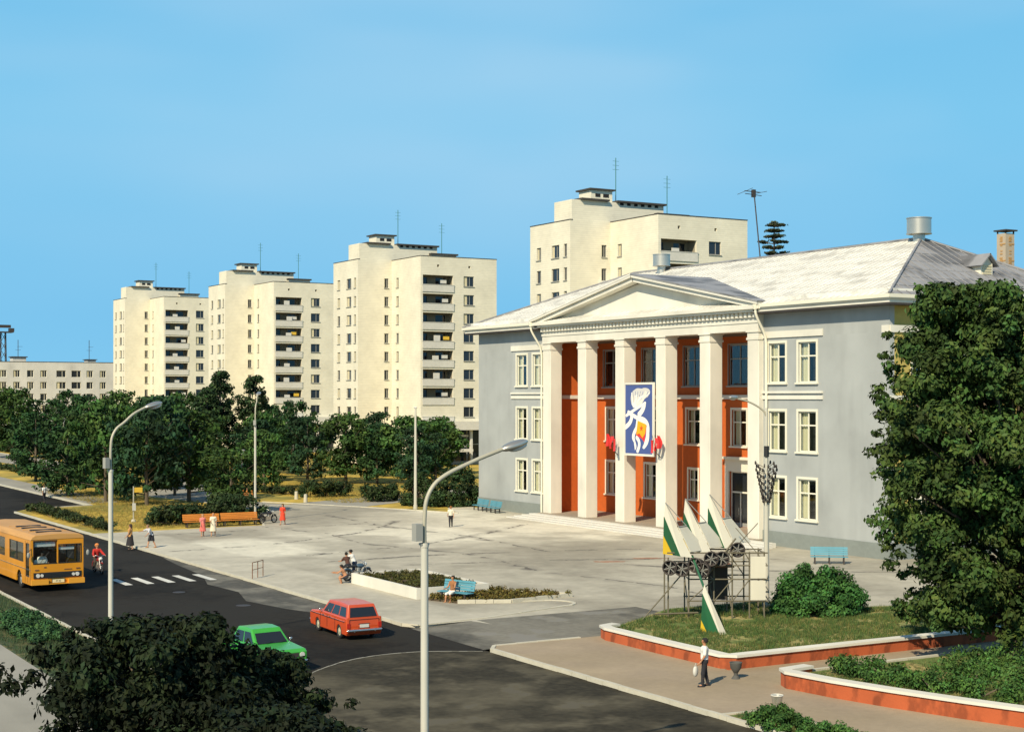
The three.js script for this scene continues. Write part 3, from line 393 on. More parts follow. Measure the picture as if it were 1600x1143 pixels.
// ---------------------------------------------------------------- apartment towers
function buildTower(t, salt) {
  seed = 500 + salt;
  const Hh = 30.5, D = 12.7, Cc = 9.6, B = 5.6, A = 9.0, th = 0.35, heads = [0, 1, 2, 3, 4, 5, 6, 7].map((k) => 27.8 - 2.75 * k);
  const winMat = M.greyFrame, cache = {};
  const wgeo = (w, h) => cache[w + '_' + h] || (cache[w + '_' + h] = [merge([bx(0, 0.07, 0, h, -0.22, -0.14), bx(w - 0.07, w, 0, h, -0.22, -0.14), bx(0.07, w - 0.07, 0, 0.07, -0.22, -0.14), bx(0.07, w - 0.07, h - 0.07, h, -0.22, -0.14), bx(w * 0.6 - 0.04, w * 0.6 + 0.04, 0.07, h - 0.07, -0.22, -0.13), bx(-0.06, w + 0.06, -0.09, -0.004, 0.003, 0.1)]), merge(bx(0.07, w - 0.07, 0.07, h - 0.07, -0.2, -0.18)), merge(bx(0.08, w * rr(0.2, 0.45), 0.08, h - 0.1, -0.179, -0.172))].map(ready));
  const win = (pos, turn, w, h) => { const [f, p, c] = wgeo(w, h), o = mesh('window', f, winMat, t); o.position.set(...pos); o.rotation.y = turn; mesh('pane', p, M.pane, o); if (rnd() < 0.55) mesh('curtain', c, M.curtain, o); };
  const face = (name, w, y0, holes, pos, turn) => { mesh(name, wall(w, Hh - y0, holes.map(([x, y, a, b]) => [x, y - y0, a, b]), th).rotateY(turn).translate(...pos), M.brick, t); };
  const add = (holes, pos, turn) => { for (const [x, y, w, h] of holes) { const c = Math.cos(turn), s = Math.sin(turn); win([pos[0] + x * c, y, pos[2] - x * s], turn, w, h); } };
  // A: far-left face towards the street (local x runs from far to near)
  const ha = []; for (const y of heads) ha.push([7.6, y - 1.5, 0.7, 1.5], [4.9, y - 1.5, 1.7, 1.5], [1.5, y - 1.5, 1.0, 1.5]);
  face('wall', A, 0, ha, [-B, 0, -Cc - A], FACE_W); add(ha, [-B, 0, -Cc - A], FACE_W);
  // B: blank face with a slit window at its inner corner
  const hb = []; for (const y of heads) hb.push([B - 1.25, y - 1.45, 0.7, 1.45]);
  face('wall', B - th, 0, hb.map(([x, ...r]) => [x - th, ...r]), [-B + th, 0, -Cc], 0); add(hb, [-B, 0, -Cc], 0);
  // C
  const hc = []; for (const y of heads) hc.push([Cc - 8.1, y - 1.45, 0.85, 1.45]);
  face('wall', Cc, 0, hc, [0, 0, -Cc], FACE_W); add(hc, [0, 0, -Cc], FACE_W);
  // D: loggias and one window a floor
  const hd = [], hw = []; for (const y of heads) { hd.push([0.36, y - 2.35, 5.0, 2.35]); hw.push([7.1, y - 1.5, 1.75, 1.5]); }
  face('wall', D - th, 6.4, [...hd, ...hw, [2.7, 29.0, 0.35, 0.35], [7.9, 29.0, 0.35, 0.35]].map(([x, ...r]) => [x - th, ...r]), [th, 6.4, 0], 0); add(hw, [0, 0, 0], 0);
  mesh('vent_backing', [bx(2.6, 3.2, 28.9, 29.4, -0.5, -0.36), bx(7.8, 8.4, 28.9, 29.4, -0.5, -0.36)], M.dark, t);
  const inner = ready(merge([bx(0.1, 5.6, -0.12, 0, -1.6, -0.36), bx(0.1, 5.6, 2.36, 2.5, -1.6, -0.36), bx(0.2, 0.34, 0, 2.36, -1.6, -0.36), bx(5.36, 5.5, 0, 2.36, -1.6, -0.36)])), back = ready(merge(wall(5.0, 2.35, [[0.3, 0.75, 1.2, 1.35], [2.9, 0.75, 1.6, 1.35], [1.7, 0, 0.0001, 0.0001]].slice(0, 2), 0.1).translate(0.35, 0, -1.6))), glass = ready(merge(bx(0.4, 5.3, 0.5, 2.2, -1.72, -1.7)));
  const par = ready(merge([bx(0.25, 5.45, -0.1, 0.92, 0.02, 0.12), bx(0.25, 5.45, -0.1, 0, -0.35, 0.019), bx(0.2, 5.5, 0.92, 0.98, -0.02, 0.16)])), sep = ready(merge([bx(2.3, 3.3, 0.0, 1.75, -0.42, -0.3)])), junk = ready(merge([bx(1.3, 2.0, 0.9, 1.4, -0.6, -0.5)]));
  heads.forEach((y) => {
    const o = mesh('balcony', inner, M.recessShade2 || (M.recessShade2 = std([0.30, 0.27, 0.2], 0.9)), t); o.position.y = y - 2.35; mesh('parapet', par, M.slab, o); mesh('rear_wall', back, M.recessShade || (M.recessShade = std([0.22, 0.19, 0.13], 0.9)), o); mesh('glazing', glass, M.pane, o);  // balcony insides and rear wall darkened so the colour carries recess shade
    if (rnd() < 0.85) { const s = mesh('divider', sep, M.slab, o); s.position.set(rr(-0.3, 0.3), 0, 0); s.scale.y = rr(0.8, 1.05); }
    if (rnd() < 0.5) { const s = mesh('laundry', ready(merge(bx(3.6, 4.6, 1.2, 1.75, -0.5, -0.48))), rnd() < 0.3 ? M.signY : M.slab, o); s.position.x = rr(-0.4, 0.4); }
  });
  heads.forEach((y, k) => { if (salt === 0 && k % 2 === 1) { const o = mesh('small_balcony', bx(-1.7, -0.2, y - 2.5, y - 1.5, -Cc + 0.004, -Cc + 0.75), M.slab, t); } });
  // ground floor shops under a projecting slab
  mesh('shop_slab', bx(-0.3, D + 2.5, 5.15, 6.39, -6, 0.9), M.slab, t);
  mesh('shop_front', [bx(0, D, 0, 5.14, -1.7, -1.6)], M.pane, t); mesh('shop_frame', [...[0.0, 2.1, 4.2, 6.3, 8.4, 10.5, 12.5].map((x) => bx(x, x + 0.14, 0, 5.14, -1.59, -1.5)), bx(0, D, 2.9, 3.05, -1.59, -1.48), bx(0, D, 0, 0.5, -1.59, -1.42)], M.greyFrame, t);
  for (const x of [0.1, 4.2, 8.3, 12.3]) mesh('pillar', bx(x, x + 0.35, 0, 5.14, -0.4, -0.05), M.slab, t);
  if (salt === 17) for (const g of [bx(2.6, 6.8, 2.7, 3.1, -1.4, 1.5), bx(3.2, 5.6, 3.3, 4.1, -1.0, -0.8), bx(2.2, 7.4, 2.0, 2.4, -0.5, 2.4), bx(5.8, 8.4, 4.1, 4.4, -1.2, -0.9)]) mesh('shop_canopy', g, M.slab, t);
  // rear walls, roof, parapets, penthouse
  mesh('wall', [bx(D - th, D, 0, Hh, -Cc - A, -th - 0.002), bx(-B + th + 0.002, D - th - 0.002, 0, Hh, -Cc - A, -Cc - A + th)], M.brick, t);
  mesh('roof', [bx(-B + th, 0, 29.9, 30.15, -Cc - A + th, -Cc - th), bx(th, D - th, 29.9, 30.15, -Cc - A + th, -th)], M.tar, t);
  for (const g of [bx(-0.04, D + 0.04, Hh, Hh + 0.09, -th, 0.04), bx(-0.04, th, Hh, Hh + 0.09, -Cc, -th - 0.002), bx(-B - 0.04, -B + th, Hh, Hh + 0.09, -Cc - A, -Cc + 0.04), bx(D - th, D + 0.04, Hh, Hh + 0.09, -Cc - A, -th - 0.002)]) mesh('coping', g, M.iron, t);
  const pent = mesh('penthouse', [bx(-5.35, 7.7, 30.0, 32.9, -13.5, -Cc - 0.05), bx(-2.2, 0.8, 32.9, 34.3, -13, -10.4), bx(6.5, 10.8, 30.0, 31.7, -13.5, -9.2)], M.brick, t);
  mesh('roof_slab', [bx(-4.2, -0.3, 32.9, 33.12, -13.7, -Cc + 0.35), bx(0.82, 7.9, 32.9, 33.12, -13.7, -Cc + 0.35), bx(-2.5, 1.1, 34.3, 34.48, -13.3, -10.1), bx(6.3, 11.0, 31.7, 31.95, -13.7, -8.9)], M.tar, pent);
  for (const g of [bx(-1.6, -0.9, 33.5, 33.9, -10.395, -10.37), bx(-0.5, 0.3, 33.5, 33.9, -10.395, -10.37), ...[0, 1, 2, 3, 4, 5].map((i) => bx(1.4 + i * 1.0, 1.9 + i, 32.6, 32.88, -Cc - 0.045, -Cc - 0.02))]) mesh('vent_opening', g, M.dark, pent);
  const an = std([0.05, 0.20, 0.19], 0.6), aerial = (x, z, y0, y1, s) => mesh('aerial', [rod([x, y0, z], [x, y1, z], 0.05, 6), ...[0, 1, 2].map((k) => rod([x - s, y1 - 0.4 - k * 0.5, z], [x + s, y1 - 0.4 - k * 0.5, z], 0.02, 5))], an, t);
  aerial(1.7, -11, 30.2, 38.4, 0.45); aerial(9.2, -11, 30.2, 36.8, 0.5);
  return t;
}
const tw = [['nearest cream brick tower rising behind the hall roof', -140.4], ['tall cream brick tower beside the left end of the hall', -199.3], ['cream brick tower third along the street with trees at its foot', -257.0], ['smallest and farthest of the four cream brick towers', -320.5]];
tw.forEach(([label, z], i) => { const t = thing('apartment_tower', label, 'apartment tower', [100.9, 0, z], 0, 'cream brick apartment towers in a row'); buildTower(t, i * 17); if (i === 3) t.scale.y = 1.03; if (i === 1) t.scale.y = 1.0; });
{ // long low block at the far left
  const t = thing('apartment_block', 'long pale grey low block with rows of dark windows at far left', 'apartment block'), z = -363, x0 = 55, x1 = 102.6, Hh = 18.1, holes = [];
  const cols = []; for (const x of [99.5, 96.4, 92.9, 89.4, 85.7, 82.7, 79.6, 76.6, 73.4, 70.1, 66.6, 63.2, 59.8]) cols.push([x - 0.75, [92.9, 89.4, 73.4, 70.1].includes(x) ? 2.2 : 1.5]);
  for (const [x, w] of cols) for (let k = 0; k < 6; k++) holes.push([x - x0, 14.6 - k * 2.7, w, 1.6]);
  mesh('wall', wall(x1 - x0, Hh, holes, 0.35).translate(x0, 0, z), M.brick2, t); mesh('wall', [bx(x0, x0 + 0.3, 0, Hh, z - 12, z - 0.36), bx(x1 - 0.3, x1, 0, Hh, z - 12, z - 0.36), bx(x0 + 0.3, x1 - 0.3, 0, Hh, z - 12, z - 11.7)], M.brick2, t);
  mesh('roof', bx(x0 + 0.3, x1 - 0.3, Hh - 0.4, Hh - 0.1, z - 11.7, z - 0.36), M.tar, t); mesh('coping', bx(x0 - 0.05, x1 + 0.05, Hh, Hh + 0.12, z - 0.36, z + 0.06), M.iron, t);
  const gf = {}; for (const [x, y, w, h] of holes) { const k = w; gf[k] = gf[k] || [ready(merge([bx(0, 0.08, 0, h, -0.25, -0.15), bx(w - 0.08, w, 0, h, -0.25, -0.15), bx(0.08, w - 0.08, 0, 0.08, -0.25, -0.15), bx(0.08, w - 0.08, h - 0.08, h, -0.25, -0.15), bx(w * 0.6, w * 0.6 + 0.08, 0.08, h - 0.08, -0.25, -0.14)])), ready(merge(bx(0.08, w - 0.08, 0.08, h - 0.08, -0.22, -0.2))), ready(merge(bx(0.1, w * 0.35, 0.1, h - 0.1, -0.199, -0.19)))]; const o = mesh('window', gf[k][0], M.frame, t); o.position.set(x0 + x, y, z); mesh('pane', gf[k][1], M.pane, o); if (rnd() < 0.5) mesh('curtain', gf[k][2], M.curtain, o); }
  mesh('stair_head', [bx(79.2, 82.2, Hh, Hh + 1.1, z - 5, z - 2), bx(96.4, 98.4, Hh, Hh + 0.7, z - 5, z - 2)], M.brick2, t); mesh('roof_slab', [bx(78.9, 82.5, Hh + 1.1, Hh + 1.3, z - 5.3, z - 1.7), bx(96.1, 98.7, Hh + 0.7, Hh + 0.85, z - 5.3, z - 1.7)], M.tar, t);
  const ae = (x, h) => mesh('aerial', [rod([x, Hh, z - 3.5], [x, Hh + h, z - 3.5], 0.07, 6), rod([x - 0.2, Hh + h * 0.7, z - 3.5], [x + 1.0, Hh + h * 0.7, z - 3.5], 0.03, 5), rod([x - 0.6, Hh + h * 0.55, z - 3.5], [x + 0.6, Hh + h * 0.55, z - 3.5], 0.03, 5)], M.iron, t); ae(80.7, 5.2); ae(97.2, 5.4);
}
{ const t = thing('floodlight_mast', 'dark lattice mast with platform on top standing behind the low block', 'mast', [81, 0, -384]), h = 25.6, gs = [];
  for (const [a, b] of [[-1, -1], [1, -1], [1, 1], [-1, 1]]) gs.push(rod([a * 0.9, 0, b * 0.9], [a * 0.55, h, b * 0.55], 0.11, 6));
  for (let k = 0; k < 12; k++) { const y = k * h / 12, y2 = (k + 1) * h / 12, r = 0.9 - 0.35 * k / 12; gs.push(rod([-r, y, r], [r, y2, r], 0.06, 5), rod([r, y, r], [-r, y2, r], 0.06, 5), rod([-r, y, -r], [-r, y2, r], 0.06, 5), rod([r, y, -r], [r, y2, r], 0.06, 5)); }
  mesh('lattice', gs, M.iron, t); mesh('platform', [bx(-2.2, 2.2, h, h + 0.25, -1.6, 1.6), bx(-1.8, 1.8, h + 1.2, h + 1.9, -0.3, 0.3), bx(-2.6, -1.6, h + 0.25, h + 1.0, -0.8, 0.8), bx(1.4, 2.5, h + 0.25, h + 1.1, -0.8, 0.8)], M.iron, t); }

// ---------------------------------------------------------------- vegetation
function foliage(blobs, leaf, per, col, dark = 0.5) { // leaf faces spread over clumps; colours are leaf colours, clump by clump
  const pos = [], colr = [], V = (x, y, z) => new THREE.Vector3(x, y, z), n = V(0, 0, 0), u = V(0, 0, 0), w = V(0, 0, 0), c = V(0, 0, 0);
  for (const [x, y, z, rx, ry, rz, k = 1] of blobs) {
    const N = Math.round(per * k), tone = rr(0.55, 1.55), yel = rr(-0.15, 0.25);
    for (let i = 0; i < N; i++) {
      n.set(rr(-1, 1), rr(-1, 1), rr(-1, 1)); if (n.lengthSq() > 1 || n.lengthSq() < 0.01) { i--; continue; } n.normalize();
      const q = Math.pow(rnd(), 0.45) * rr(0.85, 1.12); c.set(x + n.x * rx * q, y + n.y * ry * q, z + n.z * rz * q);
      n.add(u.set(rr(-0.8, 0.8), rr(-0.3, 1.0), rr(-0.8, 0.8))).normalize(); u.set(rr(-1, 1), rr(-0.6, 0.2), rr(-1, 1)).cross(n).normalize(); w.crossVectors(n, u);
      const L = leaf * rr(0.65, 1.25), W = L * rr(0.45, 0.7), f = L * rr(-0.15, 0.25);
      const a = [c.x - u.x * L, c.y - u.y * L, c.z - u.z * L], b = [c.x + u.x * L, c.y + u.y * L, c.z + u.z * L], p = [c.x + w.x * W + n.x * f, c.y + w.y * W + n.y * f, c.z + w.z * W + n.z * f], r = [c.x - w.x * W + n.x * f, c.y - w.y * W + n.y * f, c.z - w.z * W + n.z * f];
      pos.push(...a, ...r, ...b, ...a, ...b, ...p);
      const t = tone * rr(0.7, 1.3), cc = [col[0] * t * (1 + yel + rr(0, 0.4)), col[1] * t, col[2] * t * rr(0.7, 1.2)]; for (let j = 0; j < 6; j++) colr.push(...cc);
    }
  }
  const g = new THREE.BufferGeometry(); g.setAttribute('position', new THREE.Float32BufferAttribute(pos, 3)); g.setAttribute('color', new THREE.Float32BufferAttribute(colr, 3)); g.computeVertexNormals(); return ready(g);
}
M.leaf = new THREE.MeshPhysicalMaterial({ vertexColors: true, roughness: 0.75, specularIntensity: 0.35, side: THREE.DoubleSide });
function treeParts(t, o) { // o: H, R, y0 (crown base), clumps, per, leaf, col, shape(s) -> radius factor, trunk radius
  const blobs = [], limbs = [], tr = o.trunk || 0.16;
  for (let i = 0; i < o.clumps; i++) {
    const s = (i + rnd()) / o.clumps, y = o.y0 + (o.H - o.y0) * s, a = rr(0, 6.283), nz = vn(a / 6.283 * 6, s * 5, 6, o.clumps), R = o.R * o.shape(s) * (o.even ? 0.82 + 0.34 * nz : 0.62 + 0.7 * nz), out = rnd() < 0.28, q = out ? rr(0.95, 1.18) : Math.sqrt(rr(0.1, 1)) * 0.9, b = o.blob * (out ? rr(0.35, 0.6) : rr(0.6, 1.2)) * (0.65 + 0.35 * o.shape(s));
    const x = Math.cos(a) * R * q + (o.lean ? o.lean[0] * s : 0), z = Math.sin(a) * R * q + (o.lean ? o.lean[1] * s : 0);
    blobs.push([x, Math.min(y, o.H - b * 0.6), z, b * 1.1, b * 0.75, b * 1.1, b * b / (o.blob * o.blob)]);
    if (i % 5 === 0 && s < 0.85) { const yb = o.y0 * 0.75 + (y - o.y0) * 0.6; limbs.push(rod([0, yb, 0], [x * 0.85, y, z * 0.85], tr * 0.42 * (1 - s * 0.6), 6, 0.02)); }
  }
  mesh('trunk', [rod([0, -0.1, 0], [rr(-0.1, 0.1), o.H * 0.45, rr(-0.1, 0.1)], tr * 1.15, 9, tr * 0.75), rod([0, o.H * 0.44, 0], [0, o.H * 0.9, 0], tr * 0.75, 8, 0.03), ...limbs], M.bark, t);
  mesh('crown', foliage(blobs, o.leaf, o.per, o.col), M.leaf, t);
  return t;
}
const round = (s) => Math.sqrt(Math.max(0.05, Math.sin(Math.PI * (0.12 + 0.86 * s)))), poplar = (s) => Math.pow(Math.max(0.02, 1 - s), 0.6) * (0.55 + 0.6 * Math.min(1, s * 3)), green = [0.021, 0.044, 0.015];
const parkSpecs = [
  [39.3, -156.3, 8.2, 'leafy park tree at the left by the parking bay'], [40.3, -146, 8.9, 'dense park tree behind the bus stop sign on its left'], [42.3, -139.5, 9.0, 'dense park tree directly behind the bus stop sign'], [47.5, -143, 9.4, 'park tree just right of the bus stop sign trees'],
  [46.0, -127.2, 6.6, 'small park tree with thin trunk behind the orange bench'], [61.9, -195.4, 10.4, 'tall park tree in front of the farthest tower'], [60.5, -157, 6.6, 'dark park tree left of the second lamp post'], [65, -172, 7.6, 'park tree behind the second lamp post'],
  [70.7, -169.3, 7.8, 'first tree of the row beyond the yellow lawn'], [73.3, -164, 8.3, 'second tree of the row beyond the yellow lawn'], [76.1, -161.4, 8.2, 'third tree of the row beyond the yellow lawn'], [79.3, -159.5, 8.2, 'fourth tree of the row beyond the yellow lawn'], [85.1, -164.1, 8.3, 'fifth tree of the row beside the shaded shop front'], [76.5, -152, 6.8, 'park tree in front of the tree row near the hall'],
  [55.8, -257, 11.4, 'park tree at the far left edge before the low block'], [62, -262, 9.4, 'park tree below the windows of the low block'], [58.6, -221, 9.6, 'dark park tree beneath the low block right end'], [67, -238, 9.6, 'park tree below the farthest tower left side'], [74, -246, 9.4, 'park tree at the foot of the farthest tower'], [70, -214, 9.5, 'park tree left of the pointed poplars'],
  [50.5, -262, 8.6, 'far park tree by the side road at left edge'], [72, -286, 10, 'far tree standing before the low block middle'], [62, -290, 11, 'far tree standing before the low block left part'], [82, -272, 10, 'far tree standing between block and farthest tower'], [54.5, -176, 7.6, 'park tree beside the grey park path'], [50.5, -163, 8.0, 'park tree left of the grey park path'], [80, -205, 8.5, 'park tree in front of the third tower foot'], [88, -190, 8.0, 'park tree at the foot of the third tower right side'],
  [67.5, -176, 7.9, 'park tree left of the row beyond the yellow lawn'], [84, -176, 8.6, 'tree behind the row before the second tower'], [92, -176, 8.4, 'tree close to the second tower foot behind the row'], [76, -187, 8.4, 'tree behind the row left of the second tower'], [56, -184, 8.6, 'park tree right of the grey path bend'], [49, -152, 8.2, 'park tree by the near end of the grey path'], [58, -205, 9.2, 'park tree left behind the poplars'], [64, -224, 9.6, 'park tree between low block and farthest tower foot'], [44.5, -170, 8.4, 'park tree behind the parking bay at left'], [43, -186, 8.2, 'second park tree behind the parking bay at left'], [78, -228, 9.4, 'park tree right below the farthest tower'],
];
{
  const protos = []; seed = 77;
  for (let v = 0; v < 4; v++) { const g = new THREE.Group(); treeParts(g, { H: 8, R: 3.0, y0: 1.0, clumps: 62, per: 120, leaf: 0.21, blob: 1.0, col: [[0.018, 0.056, 0.018], [0.026, 0.066, 0.016], [0.014, 0.046, 0.020], [0.034, 0.090, 0.022]][v], shape: round, trunk: 0.15 }); protos.push(g); }
  parkSpecs.forEach(([x, z, H, label], i) => { const t = thing('park_tree', label, 'tree', [x, -0.02, z], i * 2.4, 'trees of the park'); for (const c of protos[(i * 3 + (i >> 2)) % 4].children) t.add(c.clone()); { const e = rr(0.84, 1.16); t.scale.set(H / 8 * rr(0.85, 1.2), H / 8 * e, H / 8 * rr(0.85, 1.2)); }; });
  for (const [x, z, H, label] of [[68, -192, 13.4, 'taller pointed poplar before the third tower'], [72.2, -190.5, 12.8, 'second pointed poplar right of the tallest one'], [65.5, -190, 11.2, 'lower pointed poplar on the left of the pair']]) treeParts(thing('poplar_tree', label, 'tree', [x, 0, z], 0, 'pointed poplars in the park'), { H, R: 4.0, y0: 0.8, clumps: 130, per: 110, leaf: 0.22, blob: 0.95, col: [0.018, 0.046, 0.017], shape: poplar, trunk: 0.2 });
  seed = 4242; // the big tree at the right
  treeParts(thing('large_tree', 'large dense dark green tree filling the right edge before the hall', 'tree', [44.9, 0.3, -40.0]), { H: 13.9, R: 4.3, y0: 1.1, even: 1, clumps: 740, per: 290, leaf: 0.115, blob: 0.74, lean: [-1.3, -0.75], col: [0.036, 0.080, 0.020], shape: (s) => Math.max(0.10, s < 0.3 ? 0.72 + 0.28 * s / 0.3 : Math.pow(1 - (s - 0.3) / 0.74, 0.36)), trunk: 0.3 });
  treeParts(thing('young_tree', 'smaller brighter green tree at right edge below the large tree', 'tree', [43.4, 0.3, -36.0]), { H: 7.4, R: 1.9, y0: 2.6, clumps: 50, per: 190, leaf: 0.12, blob: 0.7, col: [0.05, 0.125, 0.03], shape: round, trunk: 0.1 });
  treeParts(thing('street_tree', 'dark spreading tree seen from above at bottom left corner', 'tree', [11.9, 0, -38.6]), { H: 4.3, R: 3.3, y0: 0.9, clumps: 210, per: 240, leaf: 0.10, blob: 0.62, col: [0.009, 0.019, 0.007], shape: (s) => Math.sqrt(Math.max(0.1, 1 - s * s * 0.8)), trunk: 0.17 });  // near-black leaves of the street trees stand in for a cast shadow
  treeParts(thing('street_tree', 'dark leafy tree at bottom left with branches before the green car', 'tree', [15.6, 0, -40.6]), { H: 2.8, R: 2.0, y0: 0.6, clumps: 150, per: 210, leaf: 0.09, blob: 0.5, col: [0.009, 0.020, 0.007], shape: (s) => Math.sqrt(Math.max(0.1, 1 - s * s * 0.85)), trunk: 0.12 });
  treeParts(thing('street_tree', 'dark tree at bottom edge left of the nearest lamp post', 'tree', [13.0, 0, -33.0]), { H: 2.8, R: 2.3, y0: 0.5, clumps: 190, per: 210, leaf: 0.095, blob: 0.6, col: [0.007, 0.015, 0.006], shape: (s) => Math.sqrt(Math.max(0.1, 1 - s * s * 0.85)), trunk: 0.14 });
  { // pine behind the hall roof
    const t = thing('pine_tree', 'sparse pine top showing above the hall roof', 'tree', [98.0, 0, -117.0]), bl = [], br = []; seed = 31;
    for (let k = 0; k < 9; k++) { const y = 22.4 + k * 0.55, R = (1.75 - k * 0.12) * rr(0.75, 1.05); for (let j = 0; j < 6; j++) { const a = j * 1.05 + k * 0.7 + rr(-0.3, 0.3), r = R * rr(0.4, 1.1); bl.push([Math.cos(a) * r, y + r * 0.07, Math.sin(a) * r, 0.5, 0.13, 0.5, 1]); br.push(rod([0, y - 0.15, 0], [Math.cos(a) * r, y, Math.sin(a) * r], 0.05, 5, 0.02)); } }
    bl.push([0, 27.1, 0, 0.4, 0.16, 0.4, 1]); mesh('trunk', [rod([0, -0.2, 0], [0, 27.1, 0], 0.3, 9, 0.05), ...br], M.bark, t); mesh('crown', foliage(bl, 0.13, 70, [0.030, 0.045, 0.022]), M.leaf, t);
  }
}
function bush(name, label, cat, pos, list, leaf, per, col, group) { const t = thing(name, label, cat, pos, 0, group); mesh('foliage', foliage(list, leaf, per, col), M.leaf, t); mesh('stems', list.slice(0, 9).map((b) => rod([b[0] * 0.4, -0.05, b[2] * 0.4], [b[0], b[1], b[2]], 0.03, 5)), M.bark, t); return t; }
function dome(rx, h, rz, n, b) { const l = []; for (let i = 0; i < n; i++) { const a = rr(0, 6.283), e = Math.acos(rr(0, 1)), q = rr(0.72, 1); l.push([Math.cos(a) * Math.sin(e) * rx * q, Math.max(b * 0.5, Math.cos(e) * h * q - b * 0.2), Math.sin(a) * Math.sin(e) * rz * q, b * rr(0.7, 1.2), b * rr(0.55, 0.9), b * rr(0.7, 1.2)]); } return l; }
function slab(L, h, w, n, b) { const l = []; for (let i = 0; i < n; i++) l.push([rr(-L / 2, L / 2), rr(b * 0.6, h - b * 0.5), rr(-w / 2, w / 2), b, b * 0.8, b]); return l; }
seed = 909;
bush('round_bush', 'big round green bush beside the scaffold display', 'bush', [46.6, 0.3, -52.6], dome(2.15, 2.25, 1.9, 120, 0.46), 0.075, 210, [0.030, 0.105, 0.026]);
bush('clipped_bush', 'clipped dark bush on the yellow lawn in the park', 'bush', [61.5, 0, -142.3], slab(4.6, 1.75, 2.4, 60, 0.5), 0.13, 70, green, 'clipped bushes by the square');
bush('clipped_bush', 'clipped bush nearer the hall with sandy gap on its right', 'bush', [63.6, 0, -133.8], slab(3.3, 1.7, 2.2, 50, 0.5), 0.13, 70, green, 'clipped bushes by the square');
bush('tall_bush', 'tall dark bush against the left end of the hall', 'bush', [66.6, 0, -124.2], dome(2.7, 3.9, 1.6, 90, 0.6), 0.13, 90, [0.022, 0.05, 0.018]);
bush('tall_bush', 'tall dark bush behind the second lamp post near the hall', 'bush', [63.9, 0, -126.5], dome(1.6, 3.0, 1.4, 60, 0.55), 0.13, 80, [0.025, 0.055, 0.018]);
bush('hedge', 'dark loose hedge behind the orange bench', 'hedge', [40.5, 0, -117.2], [...slab(9.6, 1.7, 2.0, 110, 0.5), ...slab(3.5, 2.4, 1.8, 40, 0.5).map((b) => [b[0] + 2.2, ...b.slice(1)])], 0.12, 80, [0.022, 0.048, 0.018]);
{ const L = slab(25, 0.85, 1.1, 150, 0.32).map(([x, y, z, a, b, c]) => [z, y, x, a, b, c]); bush('low_hedge', 'long low dark hedge along the street kerb of the park', 'hedge', [31.6, 0, -126.2], L, 0.10, 50, [0.024, 0.045, 0.016]); }
bush('low_hedge', 'low dark hedge along the park path behind the far bench', 'hedge', [58.0, 0, -152.5], slab(15, 0.8, 1.1, 90, 0.35).map(([x, y, z, a, b, c]) => [x * 0.3 + z, y, x, a, b, c]), 0.12, 50, [0.024, 0.045, 0.016]);
bush('low_hedge', 'low dark hedge left of the parking bay lawn', 'hedge', [46, 0, -200], slab(60, 0.9, 1.3, 110, 0.45).map(([x, y, z, a, b, c]) => [z, y, x, a, b, c]), 0.15, 50, [0.024, 0.045, 0.016]);
bush('low_hedge', 'far dark hedge beside the side road on the left', 'hedge', [61.5, 0, -262], slab(90, 1.6, 1.5, 150, 0.6).map(([x, y, z, a, b, c]) => [z, y, x, a, b, c]), 0.2, 60, [0.022, 0.046, 0.018]);
bush('low_bush', 'low bright green bush in the small strip at the bottom edge', 'bush', [30.5, 0, -36.2], [...dome(0.75, 0.62, 1.3, 50, 0.22), ...dome(0.7, 0.5, 1.5, 40, 0.22).map((b) => [b[0] + 0.1, b[1], b[2] + 2.4, ...b.slice(3)])], 0.05, 130, [0.035, 0.105, 0.024]);
bush('wall_shrubs', 'row of low bright green shrubs growing along the curved red wall', 'shrubs', [36.9, 0.35, -35.4], (() => { const l = []; for (let i = 0; i < 170; i++) { const s = rnd(), z = -5.2 + s * 11.2; l.push([(z + 5.2) * 0.19 - 1.0 + rr(0.0, 1.3) + (rnd() < 0.3 ? rr(0, 1.5) : 0), rr(0.1, 0.55), z, 0.3, 0.24, 0.3]); } return l; })(), 0.06, 85, [0.038, 0.105, 0.024]);
bush('wall_shrubs', 'green shrubs under the large tree behind the curved wall', 'shrubs', [41.2, 0.35, -36.4], slab(4.5, 0.9, 5, 90, 0.35), 0.065, 90, [0.045, 0.12, 0.028]);
bush('verge_weeds', 'bright green weeds on the near verge at left', 'weeds', [15.3, 0, -67.5], slab(2.0, 0.5, 9, 90, 0.28), 0.07, 80, [0.028, 0.085, 0.032]);
// walls, beds
function redWall(label, pts, ht = 0.62) {
  const t = thing('low_wall', label, 'wall', [0, 0, 0], 0), off = (d) => { const o = []; for (let i = 0; i < pts.length; i++) { const a = pts[Math.max(0, i - 1)], b = pts[Math.min(pts.length - 1, i + 1)], L = Math.hypot(b[0] - a[0], b[1] - a[1]); o.push([pts[i][0] - (b[1] - a[1]) / L * d, pts[i][1] + (b[0] - a[0]) / L * d]); } return o; };
  const band = (d) => [...off(d), ...off(-d).reverse()];
  mesh('wall', poly(band(0.17), ht - 0.1, ht - 0.1 + 0.05), M.redWall, t); mesh('coping', poly(band(0.24), ht, 0.1), M.white, t); return t;
}
redWall('red plastered wall with white coping round the scaffold display bed', [[36.2, -53.4], [35.5, -53.2], [35.3, -52.6], [35.25, -49], [35.3, -45.0], [35.55, -44.75], [40, -44.7], [48, -44.6], [60, -44.4]], 0.53);
redWall('curved orange red wall with white coping at the lower right', [[36.2, -41.35], [35.0, -41.2], [34.85, -40.8], [35.1, -38.8], [35.6, -36.6], [36.3, -34.2], [37.2, -31.6], [38.6, -28.2], [41, -23]], 0.60);
kerbLine([[36.2, -53.5], [41.5, -57.2], [47, -57.2], [50, -53], [62, -50]], 0.12, 'low pale kerb behind the display bed', 0.14, 0.2);
